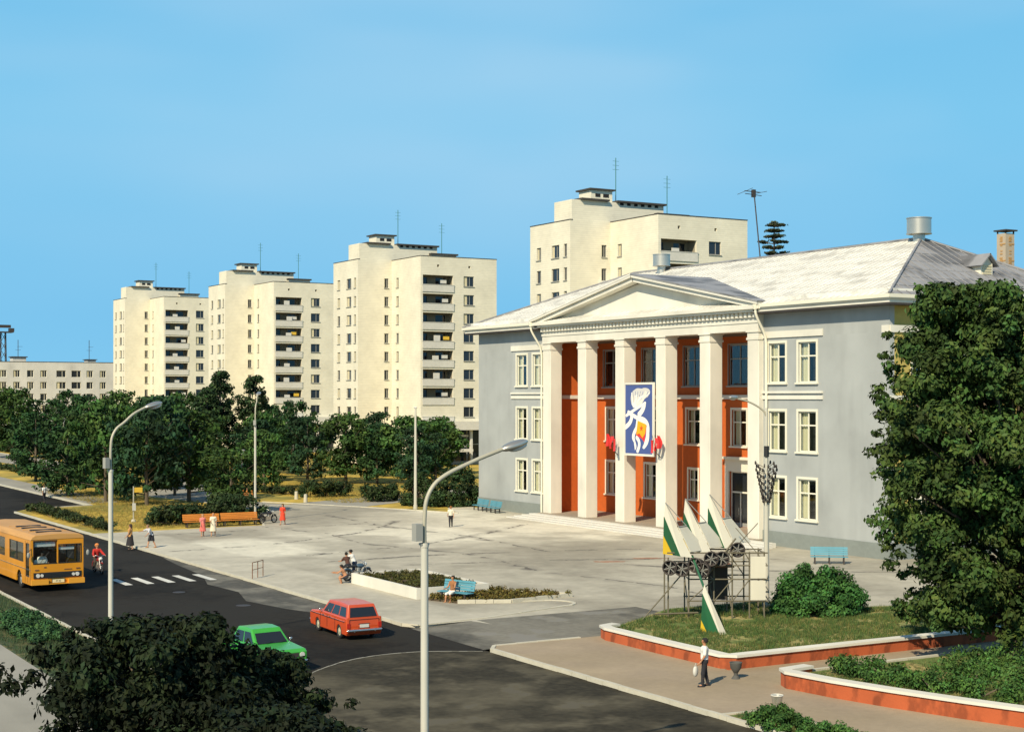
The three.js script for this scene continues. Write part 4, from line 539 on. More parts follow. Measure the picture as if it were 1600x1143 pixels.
structure('bed', poly([[35.35, -53.0], [41.5, -57.0], [46.9, -57.0], [49.9, -52.9], [62, -49.9], [62, -44.55], [48, -44.7], [40, -44.8], [35.6, -44.9]], 0.34, 0.3), M.wornGrass, 'raised bed of worn grass round the scaffold display');
structure('bed', poly([[36.2, -41.2], [35.1, -41.0], [35.2, -38.8], [35.7, -36.6], [36.4, -34.2], [37.3, -31.6], [38.7, -28.2], [41, -23], [75, -23], [75, -41.3]], 0.38, 0.3), M.wornGrass, 'raised bed of worn grass below the large tree');
structure('kerb', [bx(36.2, 75, 0.1, 0.44, -41.42, -41.26)], M.kerb, 'pale kerb between sandy path and the bed below the large tree');
function grass(label, name, n, spot, h, cols) { // countless blades: one object
  const g = []; for (let k = 0; k < 5; k++) { const a = k * 1.26, c = Math.cos(a), s = Math.sin(a), q = new THREE.BufferGeometry(); q.setAttribute('position', new THREE.Float32BufferAttribute([c * 0.2 - s * 0.05, 0, s * 0.2 + c * 0.05, c * 0.2 + s * 0.05, 0, s * 0.2 - c * 0.05, c * 0.62, 1 - 0.13 * (k % 3), s * 0.62], 3)); q.computeVertexNormals(); g.push(q); }
  const m = new THREE.InstancedMesh(mergeGeometries(g), new THREE.MeshStandardMaterial({ color: 0xffffff, roughness: 0.9, side: THREE.DoubleSide }), n), o = new THREE.Object3D(), c = new THREE.Color(); m.name = numbered(name);
  for (let i = 0; i < n; i++) { const [x, y, z] = spot(); o.position.set(x, y, z); o.rotation.y = rr(0, 6.3); const s = h * rr(0.5, 1.3); o.scale.set(s, s, s); o.updateMatrix(); m.setMatrixAt(i, o.matrix); const k = rnd(), t = rr(0.6, 1.3); const q = cols[Math.floor(k * cols.length)]; c.setRGB(q[0] * t, q[1] * t, q[2] * t); m.setColorAt(i, c); }
  m.castShadow = m.receiveShadow = true; m.userData = { kind: 'stuff', label }; scene.add(m);
}
const gcol = [[0.05, 0.09, 0.02], [0.10, 0.12, 0.03], [0.16, 0.14, 0.05], [0.04, 0.08, 0.02]], ycol = [[0.28, 0.22, 0.05], [0.20, 0.20, 0.04], [0.34, 0.24, 0.06]];
grass('grass and weeds in the raised bed round the display', 'grass', 16000, () => { let x, z; do { x = rr(35.6, 60); z = rr(-56.5, -44.9); } while (z < -53 - Math.min(3.6, (x - 35.6) * 0.62) || (x > 48 && z < -52.6 + (x - 50) * 0.25) || fbm(((x / 9) % 1 + 1) % 1, ((z / 9) % 1 + 1) % 1, 6, 4, 121) > 0.60); return [x, 0.34, z]; }, 0.17, [[0.05, 0.11, 0.02], [0.09, 0.14, 0.03], [0.16, 0.15, 0.04], [0.04, 0.09, 0.02]]);
grass('grass in the bed below the large tree', 'grass', 6000, () => { const z = rr(-41, -28); return [35.3 + Math.max(0, (z + 41)) * 0.25 + Math.pow(rnd(), 1.5) * 12, 0.38, z]; }, 0.13, gcol);
grass('grass on the small strip at the bottom edge', 'grass', 1800, () => [rr(30.25, 31.55), 0.012, rr(-38.1, -30)], 0.12, gcol);
grass('long grass on the near verge', 'grass', 9000, () => [rr(13.5, 16.8), 0, rr(-95, -40)], 0.16, [[0.03, 0.07, 0.025], [0.045, 0.09, 0.03], [0.09, 0.10, 0.04]]);
grass('tufts of dry lawn grass in the park', 'grass', 14000, () => { let x, z; do { x = rr(31, 72); z = rr(-165, -114.5); } while ((x > 43 && z > -133) || (x < 38.6 && z < -139) || (x > 45 && x < 59 && z < -120)); return [x, 0, z]; }, 0.2, ycol);
{ // flower beds on the corner of the square
  const t = thing('planter', 'rectangular white walled planter full of low dark plants by the corner', 'planter', [36.2, 0, -71.8]), hx = 2.05, hz = 3.9;
  mesh('wall', bx(-hx, -hx + 0.15, 0, 0.55, -hz, hz), M.white, t); mesh('wall', bx(hx - 0.15, hx, 0, 0.55, -hz, hz), M.white, t); mesh('wall', bx(-hx + 0.152, hx - 0.152, 0, 0.55, hz - 0.15, hz), M.white, t); mesh('wall', bx(-hx + 0.152, hx - 0.152, 0, 0.55, -hz, -hz + 0.15), M.white, t);
  mesh('soil', bx(-hx + 0.153, hx - 0.153, 0, 0.42, -hz + 0.153, hz - 0.153), M.soil, t);
  const bl = []; for (let i = 0; i < 230; i++) bl.push([rr(-hx + 0.25, hx - 0.25), 0.5, rr(-hz + 0.25, hz - 0.25), 0.2, 0.13, 0.2]); mesh('plants', foliage(bl, 0.055, 42, [0.05, 0.062, 0.018]), M.leaf, t, { kind: 'stuff' });
  const b = thing('flower_bed', 'low triangular flower bed with pale edging right of the planter', 'flower bed', [0, 0, 0]), P = [[35.2, -65.6], [37.6, -64.5], [41.4, -65.0], [38.9, -68.9], [38.6, -71.2], [38.4, -67.8], [34.4, -67.75]];
  mesh('soil', poly(P, 0.1, 0.1), M.soil, b); const inside = (x, z) => { let c = false; for (let i = 0, j = P.length - 1; i < P.length; j = i++) if ((P[i][1] > z) !== (P[j][1] > z) && x < (P[j][0] - P[i][0]) * (z - P[i][1]) / (P[j][1] - P[i][1]) + P[i][0]) c = !c; return c; };
  const bl2 = []; while (bl2.length < 190) { const x = rr(34.4, 41.4), z = rr(-71.2, -64.5); if (inside(x, z)) bl2.push([x, 0.2, z, 0.2, 0.17, 0.2]); } mesh('plants', foliage(bl2, 0.055, 45, [0.085, 0.085, 0.022]), M.leaf, b, { kind: 'stuff' });
  const ed = []; for (const [p, q] of [[0, 1], [1, 2], [2, 3], [3, 4]]) { const [x0, z0] = P[p], [x1, z1] = P[q], n = Math.round(Math.hypot(x1 - x0, z1 - z0) / 0.8); for (let k = 0; k < n; k++) { const g = new THREE.BoxGeometry(Math.hypot(x1 - x0, z1 - z0) / n - 0.02, 0.2, 0.14); g.rotateY(Math.atan2(-(z1 - z0), x1 - x0)); g.translate(x0 + (x1 - x0) * (k + 0.5) / n, 0.08 + rr(-0.01, 0.01), z0 + (z1 - z0) * (k + 0.5) / n); ed.push(g); } } mesh('edging', ed, M.kerb, b);
}

// ---------------------------------------------------------------- street furniture
function streetLamp(label, x, z, h, reach, turn, y = 0) { // curved arm towards local +x
  const t = thing('street_lamp', label, 'street lamp', [x, y, z], turn, 'street lamps with curved arms'), hb = h * 0.745;
  mesh('pole', [cyl(0.098, 0.088, hb, 0, 0, 0, 16), cyl(0.15, 0.13, 0.35, 0, 0, 0, 16), cyl(0.10, 0.10, 0.1, 0, hb, 0, 16)], M.pole, t);
  mesh('arm', tube([[0, hb, 0], [0, h - 1.55, 0], [0.06, h - 1.12, 0], [0.25, h - 0.80, 0], [0.56, h - 0.58, 0], [reach * 0.66, h - 0.24, 0], [reach, h, 0]], 0.05, 40, 10), M.lamp, t);
  mesh('fuse_box', [bx(-0.28, -0.10, hb + 0.15, hb + 0.55, -0.1, 0.1), bx(-0.12, 0.1, hb + 0.05, hb + 0.1, -0.06, 0.06)], M.greyFrame, t);
  const head = new THREE.SphereGeometry(1, 20, 12).scale(0.40, 0.11, 0.17).rotateZ(0.26).translate(reach + 0.34, h + 0.09, 0); const hd = mesh('lamp_head', head, M.zinc, t);
  mesh('lamp_glass', new THREE.SphereGeometry(1, 16, 10).scale(0.27, 0.09, 0.125).rotateZ(0.26).translate(reach + 0.44, h + 0.04, 0), M.lampGlass, hd);
}
streetLamp('street lamp with curved arm near the bus at the left', 16.2, -58.0, 9.6, 1.5, 0.25);
streetLamp('nearest street lamp with long curved arm rising from the bottom edge', 16.2, -31.8, 8.75, 2.15, 0.05);
streetLamp('slim lamp post with small dark head behind the orange bench', 44.2, -116.6, 10.2, 1.0, 1.0);
{ const t = thing('lamp_post', 'plain pale lamp post at the left end of the square before the bushes', 'lamp post', [61.6, 0, -122.7]); mesh('pole', [cyl(0.15, 0.09, 9.0, 0, 0, 0, 14), cyl(0.2, 0.18, 0.4, 0, 0, 0, 14)], M.pole, t); mesh('cap', new THREE.SphereGeometry(0.14, 12, 8).scale(1, 0.6, 1.6).translate(0, 9.05, 0), M.lampGlass, t); }
{ // ornamental mast beside the display
  const t = thing('ornamental_mast', 'white pole with dark budded ornament and a lamp arm beside the display', 'street lamp', [45.7, 0, -55.1]);
  mesh('pole', [cyl(0.13, 0.10, 6.6, 0, 0, 0, 14), cyl(0.07, 0.05, 3.0, 0, 6.5, 0, 10), cyl(0.19, 0.17, 0.5, 0, 0, 0, 14)], M.pole, t);
  mesh('arm', tube([[0, 9.1, 0], [-0.12, 9.35, -0.05], [-0.7, 9.75, -0.3], [-1.25, 9.92, -0.5]], 0.045, 20, 8), M.lamp, t);
  const hd = mesh('lamp_head', new THREE.SphereGeometry(1, 16, 10).scale(0.36, 0.1, 0.15).rotateY(0.4).translate(-1.45, 9.98, -0.6), M.zinc, t); mesh('lamp_glass', new THREE.SphereGeometry(1, 14, 8).scale(0.22, 0.08, 0.11).rotateY(0.4).translate(-1.48, 9.93, -0.6), M.lampGlass, hd);
  mesh('band', cyl(0.12, 0.12, 0.5, 0, 7.25, 0, 12), M.black, t);
  const gs = [], st = []; seed = 12; for (let k = 0; k < 12; k++) for (let j = 0; j < 6; j++) { const y = 5.1 + k * 0.16, a = j * 1.047 + (k % 2) * 0.52, r = 0.16 + 0.035 * k * (k > 9 ? 0.9 : 1), q = [Math.cos(a) * r, y + 0.12, Math.sin(a) * r]; if (k < 11 || j % 2) { gs.push(new THREE.SphereGeometry(0.05, 6, 5).scale(1, 1.9, 1).translate(...q)); st.push(rod([Math.cos(a) * 0.1, y - 0.1, Math.sin(a) * 0.1], q, 0.014, 4)); } }
  mesh('buds', gs, M.iron, t, { kind: 'stuff' }); mesh('bud_stems', st, M.iron, t, { kind: 'stuff' });
}
function gardenLamp(label, x, z, h) { const t = thing('garden_lamp', label, 'garden lamp', [x, 0, z], 0, 'small garden lamps in the park'); mesh('post', cyl(0.09, 0.07, h - 0.5, 0, 0, 0, 10), M.lamp, t); mesh('lantern', cyl(0.14, 0.22, 0.5, 0, h - 0.5, 0, 12), M.lampGlass, t); mesh('lid', cyl(0.34, 0.3, 0.1, 0, h, 0, 12), M.greyFrame, t); }
gardenLamp('small garden lamp on a yellow post left of the slim lamp post', 54.5, -147.5, 4.6); gardenLamp('small garden lamp at the far left edge of the park', 64.0, -296, 5.2); gardenLamp('small garden lamp between dark trees at left', 49.5, -199, 7.2);
function bench(label, pos, turn, L, mat, group, boards = 4) {
  const t = thing('bench', label, 'bench', pos, turn, group); // faces local +z
  for (let i = 0; i < boards; i++) mesh('seat_board', bx(-L / 2, L / 2, 0.42, 0.455, -0.22 + i * 0.125, -0.115 + i * 0.125), mat, t);
  for (let i = 0; i < boards; i++) { const g = new THREE.BoxGeometry(L, 0.11, 0.032).rotateX(-0.22).translate(0, 0.56 + i * 0.125, -0.27 - i * 0.03); mesh('back_board', g, mat, t); }
  for (const x of [-L / 2 + 0.25, 0, L / 2 - 0.25]) mesh('leg', [bx(x - 0.04, x + 0.04, 0, 0.415, 0.12, 0.2), bx(x - 0.04, x + 0.04, 0, 0.415, -0.26, -0.18), bx(x - 0.035, x + 0.035, 0.36, 0.414, -0.18, 0.12), rod([x, 0.4, -0.27], [x, 1.0, -0.41], 0.03, 6)], M.iron, t);
}
bench('left orange slatted bench facing the square', [38.9, 0, -114.0], -0.02, 2.9, M.bench, 'orange benches in a row'); bench('right orange slatted bench next to the slim lamp post', [42.0, 0, -114.1], -0.02, 3.0, M.bench, 'orange benches in a row');
bench('blue bench at left against the hall plinth', [65.8, 0, -118.4], FACE_W - 0.1, 2.4, M.blue, 'blue benches'); bench('blue bench at left nearest the portico steps', [65.5, 0, -115.6], FACE_W - 0.1, 2.4, M.blue, 'blue benches'); bench('pale blue bench on the right before the grey wall', [62.8, 0, -69.9], FACE_W + 0.9, 2.2, M.blue, 'blue benches');
bench('far bench by the park path with a seated couple', [52.0, 0, -141.2], -0.5, 2.4, M.bench);
{ const t = thing('bus_stop_sign', 'yellow bus stop flag sign on a pole beside the street', 'bus stop sign', [35.8, 0, -121.6]); mesh('pole', cyl(0.06, 0.05, 2.85, 0, 0, 0, 10), M.lamp, t); mesh('plate', bx(0.06, 0.72, 2.35, 2.75, -0.02, 0.02), M.signY, t); mesh('timetable', bx(-0.12, 0.16, 0.9, 1.5, 0.06, 0.1), M.paint, t); mesh('base', cyl(0.2, 0.16, 0.2, 0, 0, 0, 12), M.kerb, t); }
{ const t = thing('guard_rail', 'small thin guard rail at the kerb of the square', 'railing', [30.7, 0, -80.6]); mesh('rail', [rod([-0.5, 0.9, 0.5], [0.5, 0.9, -0.5], 0.022), rod([-0.5, 0.5, 0.5], [0.5, 0.5, -0.5], 0.018)], M.rust, t); for (const k of [-0.5, 0, 0.5]) mesh('post', rod([k, 0, -k], [k, 0.9, -k], 0.025), M.rust, t); }
function bin(label, pos, s = 1) { const t = thing('litter_bin', label, 'bin', pos, 0); mesh('bucket', new THREE.LatheGeometry([[0.0, 0.12], [0.17, 0.12], [0.26, 0.68], [0.24, 0.68], [0.15, 0.16], [0, 0.16]].map(([x, y]) => new THREE.Vector2(x * s, y * s)), 20), M.zinc, t); mesh('rim', new THREE.TorusGeometry(0.262 * s, 0.025 * s, 8, 20).rotateX(Math.PI / 2).translate(0, 0.69 * s, 0), M.white, t); mesh('foot', cyl(0.12 * s, 0.09 * s, 0.13 * s, 0, 0, 0, 12), M.iron, t); }
bin('grey metal litter bin with pale rim on the sandy pavement', [31.95, 0.01, -38.0], 0.72);
{ const t = thing('urn', 'dark stone urn standing beside the man at the red wall', 'urn', [34.35, 0, -43.1]); t.scale.setScalar(0.82); mesh('bowl', new THREE.LatheGeometry([[0, 0.3], [0.12, 0.32], [0.3, 0.6], [0.33, 0.85], [0.36, 0.9], [0.29, 0.9], [0.2, 0.6], [0, 0.5]].map(([x, y]) => new THREE.Vector2(x * 0.8, y * 0.8)), 20), M.urn || (M.urn = std([0.10, 0.10, 0.09], 0.8, { map: nPlaster })), t); mesh('stem', [cyl(0.2, 0.09, 0.16, 0, 0, 0, 16), cyl(0.085, 0.1, 0.12, 0, 0.16, 0, 16)], M.urn || (M.urn = std([0.10, 0.10, 0.09], 0.8, { map: nPlaster })), t); }
for (const [x, z, l] of [[56.6, -136.0, 'first small white bollard by the park kerb'], [57.5, -140.5, 'second small white bollard by the park path']]) { const t = thing('bollard', l, 'bollard', [x, 0, z]); mesh('post', [cyl(0.2, 0.16, 0.7, 0, 0, 0, 12), new THREE.SphereGeometry(0.17, 12, 8).scale(1, 0.5, 1).translate(0, 0.7, 0)], M.kerb, t); }
{ // festive display: sails on a pipe scaffold
  const t = thing('scaffold_display', 'festive display of white green and yellow sails and drums on pipe scaffold', 'display', [41.6, 0.1, -54], -0.5282);
  const m = (px, py, z) => { const k = (67.6 - z) / 2400; return [(px - 800) * k - 8.73, 9.9 - (py - 620) * k, z]; };
  const white = M.sail = std([0.72, 0.70, 0.60], 0.7, { map: nWeather }), gr = std([0.02, 0.13, 0.05], 0.6), ye = std([0.70, 0.46, 0.02], 0.6);
  const Pz = (pts, th = 0.05) => prism(pts.map(([x, y, z]) => m(x, y, z)), th);
  for (const [dx, dy, dz] of [[0, 0, 0.5], [31, -6, -0.2], [69, -13, -0.9]]) {
    const q = (l) => l.map(([x, y, z]) => [x + dx, y + dy, z + dz]);
    const s = mesh('sail', [Pz(q([[1040, 784, 0], [1038, 806, 0.1], [1064, 869, 0.5], [1082, 871, 0.35]])), Pz(q([[1061, 823, 0.2], [1080, 862, 0.3], [1105, 859, -0.5], [1073, 821, -0.1]]))], white, t);
    mesh('green_face', Pz(q([[1037.5, 807, 0.09], [1037, 836, -0.3], [1052, 867, -0.1], [1063, 869, 0.48]])), gr, s); mesh('yellow_face', Pz(q([[1036.8, 837, -0.31], [1036, 865, -0.5], [1051, 867, -0.12]])), ye, s);
    mesh('stay', [rod(m(1040 + dx, 785 + dy, dz), m(1073 + dx, 821 + dy, dz - 0.1), 0.02, 5), rod(m(1061 + dx, 823 + dy, dz + 0.2), m(1073 + dx, 821 + dy, dz - 0.1), 0.03, 5), rod(m(1072 + dx, 821 + dy, dz - 0.1), m(1076 + dx, 860 + dy, dz), 0.018, 5), rod(m(1040 + dx, 785 + dy, dz + 0.02), m(1061 + dx, 823 + dy, dz + 0.22), 0.02, 5)], M.greyFrame, s);
  }
  const s = mesh('sail', Pz([[1101, 913, 4.6], [1098, 926, 4.7], [1130, 1003, 5.2], [1140, 1000, 5.0]]), white, t, { label: 'lower sail hanging down to the grass' }); mesh('green_face', Pz([[1098, 927, 4.69], [1096, 968, 4.3], [1111, 1001, 4.7], [1129, 1003, 5.15]]), gr, s); mesh('yellow_face', Pz([[1096, 969, 4.29], [1094, 998, 4.2], [1110, 1001, 4.68]]), ye, s);
  mesh('stay', [rod(m(1082, 868, 0.4), m(1100, 916, 4.6), 0.05, 6)], gr, s);
  const drumF = std([0.20, 0.20, 0.18], 0.6);
  for (const [x, y, z] of [[1049, 886, 1.0], [1067, 888, 1.1], [1090, 882, 0.95], [1101, 890, 1.1], [1113, 872, 0.8], [1128, 872, 0.7], [1153, 858, 0.2]]) {
    const p = m(x, y, z), d = mesh('drum_lamp', [new THREE.CylinderGeometry(0.27, 0.22, 0.42, 20, 1, true).rotateX(Math.PI / 2), new THREE.TorusGeometry(0.27, 0.03, 8, 22).translate(0, 0, 0.2), new THREE.CircleGeometry(0.25, 20).translate(0, 0, 0.05)], M.iron, t); d.position.set(...p); d.rotation.y = rr(-0.6, 0.3); d.scale.setScalar(1.12);
    mesh('spokes', [0, 1, 2].map((k) => new THREE.BoxGeometry(0.5, 0.035, 0.02).rotateZ(k * 1.047 + 0.3).translate(0, 0, 0.19)), drumF, d);
  }
  const pipe = (a, b, r = 0.032) => mesh('pipe', rod(a, b, r, 7), M.scaf || (M.scaf = std([0.17, 0.15, 0.10], 0.7, { map: nPlaster })), t), g0 = 0.25, xs = [1.0 - 2.0, 0.0, 0.85, 1.65, 2.35];
  for (const x of [-1.9, -1.0, 0.1, 0.9, 1.65, 2.3]) for (const z of [-1.1, 0.55]) pipe([x, g0, z], [x, x < -1.5 ? 2.9 : 3.15, z], 0.036);
  for (const y of [1.0, 1.95, 2.55, 3.1]) for (const z of [-1.1, 0.55]) pipe([y > 2 ? -1.95 : -1.05, y, z + 0.03], [2.45, y, z + 0.03]);
  for (const [a, b] of [[-1.0, 0.1], [0.1, 0.9], [0.9, 1.65], [1.65, 2.3]]) { pipe([a, 1.0, 0.6], [b, 1.95, 0.6], 0.026); pipe([b, 1.95, -1.05], [a, 3.0, -1.05], 0.026); }
  for (const x of [-1.0, 0.1, 0.9, 2.3]) { pipe([x, 1.95, -1.1], [x, 1.95, 0.55], 0.03); pipe([x, 3.08, -1.1], [x, 3.08, 0.55], 0.03); pipe([x, 0.4, 0.5], [x, 1.9, -1.05], 0.024); }
  pipe([-3.1, g0, 1.2], [-1.0, 2.5, 0.5], 0.03); pipe([-2.6, 0.5, 1.1], [-0.6, 0.5, 0.6], 0.04); pipe([-1.9, 2.45, 0.6], [0.4, 2.6, 0.6], 0.05); pipe([-0.3, 2.0, 0.7], [1.1, 3.7, 0.2], 0.04); pipe([0.9, 3.15, 0.4], [2.2, 4.3, -0.6], 0.02); pipe([1.2, 4.1, -0.5], [2.4, 2.6, 0.55], 0.02);
  for (const [x0, x1, y0, y1] of [[1.68, 2.34, 2.0, 2.95], [1.68, 2.34, 1.05, 1.9]]) mesh('panel', bx(x0, x1, y0, y1, 0.62, 0.66), white, t);
  mesh('dark_panel', [bx(0.0, 0.85, 0.9, 2.5, -0.75, -0.7)], M.iron, t); mesh('deck', [bx(-1.0, 1.0, 2.45, 2.5, -1.0, 0.5)], M.rust, t);
}

// ---------------------------------------------------------------- vehicles
function wheel(parent, x, y, z, r, w, rimMat = M.rim) { const o = mesh('wheel', new THREE.TorusGeometry(r * 0.76, r * 0.24, 10, 28).scale(1, 1, w / (r * 0.48)).rotateY(Math.PI / 2), M.tyre, parent); o.position.set(x, y, z); mesh('rim', [new THREE.CylinderGeometry(r * 0.62, r * 0.62, w * 0.55, 20).rotateZ(Math.PI / 2), new THREE.SphereGeometry(r * 0.3, 12, 8).scale(0.35, 1, 1).translate(x > 0 ? w * 0.28 : -w * 0.28, 0, 0)], rimMat, o); }
function car(name, label, cat, pos, turn, col, wagon) { // front towards local +z
  const t = thing(name, label, cat, pos, turn), paint = new THREE.MeshPhysicalMaterial({ color: C(...col), roughness: 0.38, clearcoat: 0.5, clearcoatRoughness: 0.2, map: nPlaster }), W = 1.6, hz = 2.03;
  const arch = (s, z) => { for (let i = 0; i <= 10; i++) { const a = Math.PI - i / 10 * Math.PI; s.lineTo(z + 0.35 * Math.cos(a), 0.26 + 0.36 * Math.sin(a)); } };
  const s = new THREE.Shape(); s.moveTo(-hz, 0.34); s.lineTo(-hz + 0.05, 0.26); s.lineTo(-1.58, 0.26); arch(s, -1.22); s.lineTo(0.86, 0.26); arch(s, 1.22); s.lineTo(hz - 0.08, 0.26); s.lineTo(hz, 0.36); s.lineTo(hz + 0.01, 0.72); s.lineTo(hz - 0.12, 0.80); s.lineTo(0.78, 0.90); s.lineTo(wagon ? -hz : -0.95, 0.90); if (!wagon) { s.lineTo(-1.5, 0.87); s.lineTo(-hz, 0.80); } s.lineTo(-hz - 0.02, 0.6); s.closePath();
  const lower = new THREE.ExtrudeGeometry(s, { depth: W - 0.14, bevelEnabled: true, bevelSize: 0.05, bevelThickness: 0.07, bevelSegments: 4, curveSegments: 8 }).translate(0, 0, -(W - 0.14) / 2).rotateY(-Math.PI / 2);
  const b = mesh('body', lower, paint, t);
  const zb = wagon ? [-1.98, 0.86] : [-1.18, 0.86], zt = wagon ? [-1.74, 0.28] : [-0.78, 0.28], y0 = 0.9, y1 = 1.4, tap = (y) => 1 - Math.max(0, y - y0) / (y1 - y0) * 0.17;
  const cab = ext([[zb[0], y0 - 0.02], [zb[1], y0 - 0.02], [zt[1], y1], [(zt[0] + zt[1]) / 2, y1 + 0.035], [zt[0], y1]], 1.46, 0.05).translate(0, 0, -0.73).rotateY(-Math.PI / 2), p = cab.attributes.position; for (let i = 0; i < p.count; i++) p.setX(i, p.getX(i) * tap(p.getY(i))); cab.computeVertexNormals();
  mesh('cabin', cab, paint, t);
  const X = (y, e) => (0.73 + e) * tap(y), zl = (f, y) => { const k = (y - y0) / (y1 - y0); return (zb[0] + (zt[0] - zb[0]) * k) * (1 - f) + (zb[1] + (zt[1] - zb[1]) * k) * f; }, ya = 0.96, yb = 1.335;
  const cuts = wagon ? [[0.05, 0.31], [0.345, 0.62], [0.655, 0.94]] : [[0.07, 0.50], [0.55, 0.94]];
  for (const sd of [-1, 1]) for (const [f0, f1] of cuts) { const v = [[sd * X(ya, 0.008), ya, zl(f0, ya)], [sd * X(ya, 0.008), ya, zl(f1, ya)], [sd * X(yb, 0.008), yb, zl(f1, yb)], [sd * X(yb, 0.008), yb, zl(f0, yb)]]; mesh('side_window', prism(sd > 0 ? v.reverse() : v, 0.02), M.pane, t); }
  const ends = (f, e, sg) => { const v = [[-X(ya, -0.11), ya, zl(f, ya) + e], [X(ya, -0.11), ya, zl(f, ya) + e], [X(yb, -0.11), yb, zl(f, yb) + e], [-X(yb, -0.11), yb, zl(f, yb) + e]]; return prism(sg > 0 ? v : v.reverse(), 0.02); };
  mesh('windscreen', ends(1, 0.062, 1), M.pane, t); mesh('rear_window', ends(0, -0.062, -1), M.pane, t);
  for (const z of [hz + 0.10, -hz - 0.11]) mesh('bumper', [new THREE.CapsuleGeometry(0.055, W - 0.12, 6, 10).rotateZ(Math.PI / 2).translate(0, 0.42, z), bx(-0.5, -0.44, 0.36, 0.48, z - 0.04, z + 0.07), bx(0.44, 0.5, 0.36, 0.48, z - 0.04, z + 0.07)], M.chrome, t);
  for (const sd of [-1, 1]) { mesh('headlight', new THREE.CylinderGeometry(0.10, 0.10, 0.06, 18).rotateX(Math.PI / 2).translate(sd * 0.58, 0.64, hz + 0.05), M.lampGlass, t); mesh('tail_light', bx(sd * 0.70 - 0.07, sd * 0.70 + 0.07, 0.52, 0.72, -hz - 0.09, -hz - 0.045), std([0.4, 0.02, 0.01], 0.3), t); }
  mesh('grille', bx(-0.44, 0.44, 0.56, 0.72, hz + 0.045, hz + 0.065), M.iron, t);
  const pl = mesh('number_plate', bx(-0.2, 0.2, 0.53, 0.66, -hz - 0.09, -hz - 0.06), M.paint, t); mesh('plate_recess', bx(-0.26, 0.26, 0.5, 0.70, -hz - 0.066, -hz - 0.055), M.iron, t);
  mesh('chrome_strip', [bx(-0.845, -0.80, 0.78, 0.795, -1.9, 1.9), bx(0.80, 0.845, 0.78, 0.795, -1.9, 1.9)], M.chrome, t);
  for (const sd of [-1, 1]) mesh('door_handle', [bx(sd * 0.80 - 0.03, sd * 0.80 + 0.03, 0.81, 0.83, -0.35, -0.2), bx(sd * 0.80 - 0.03, sd * 0.80 + 0.03, 0.81, 0.83, 0.55, 0.4)], M.chrome, t);
  for (const sd of [-1, 1]) for (const z of [-1.22, 1.22]) wheel(t, sd * 0.70, 0.30, z, 0.30, 0.17);
  mesh('underbody', bx(-0.7, 0.7, 0.2, 0.3, -1.8, 1.8), M.dark, t);
  for (const sd of [-1, 1]) for (const z of wagon ? [-0.83, 0.06, 0.84] : [-0.28, 0.84]) mesh('door_seam', bx(sd * 0.802 - 0.01, sd * 0.802 + 0.01, 0.34, 0.86, z - 0.008, z + 0.008), M.dark, t);
  for (const sd of [-1, 1]) { const o = mesh('mirror', new THREE.SphereGeometry(0.075, 10, 8).scale(0.9, 0.8, 0.45).translate(sd * 0.88, 1.02, 0.62), M.chrome, t); mesh('mirror_arm', rod([sd * 0.76, 0.92, 0.66], [sd * 0.88, 1.0, 0.63], 0.012, 5), M.chrome, o); }
  mesh('tailgate_seam', [bx(-0.66, 0.66, 0.86, 0.87, -hz - 0.075, -hz - 0.055), bx(-0.665, -0.655, 0.5, 0.87, -hz - 0.078, -hz - 0.055), bx(0.655, 0.665, 0.5, 0.87, -hz - 0.078, -hz - 0.055)], M.dark, t);
  for (const x of [-0.3, 0.25]) mesh('wiper', rod([x, 0.97, 0.90], [x + 0.32, 1.04, 0.84], 0.01, 5), M.black, t);
  return t;
}
car('estate_car', 'red orange estate car driving away beside the kerb', 'car', [27.0, -0.12, -60.5], Math.PI - 0.03, [0.68, 0.088, 0.018], true);
car('saloon_car', 'bright green saloon car half hidden behind dark leaves', 'car', [21.05, -0.12, -54.8], 0.10, [0.06, 0.42, 0.05], false);
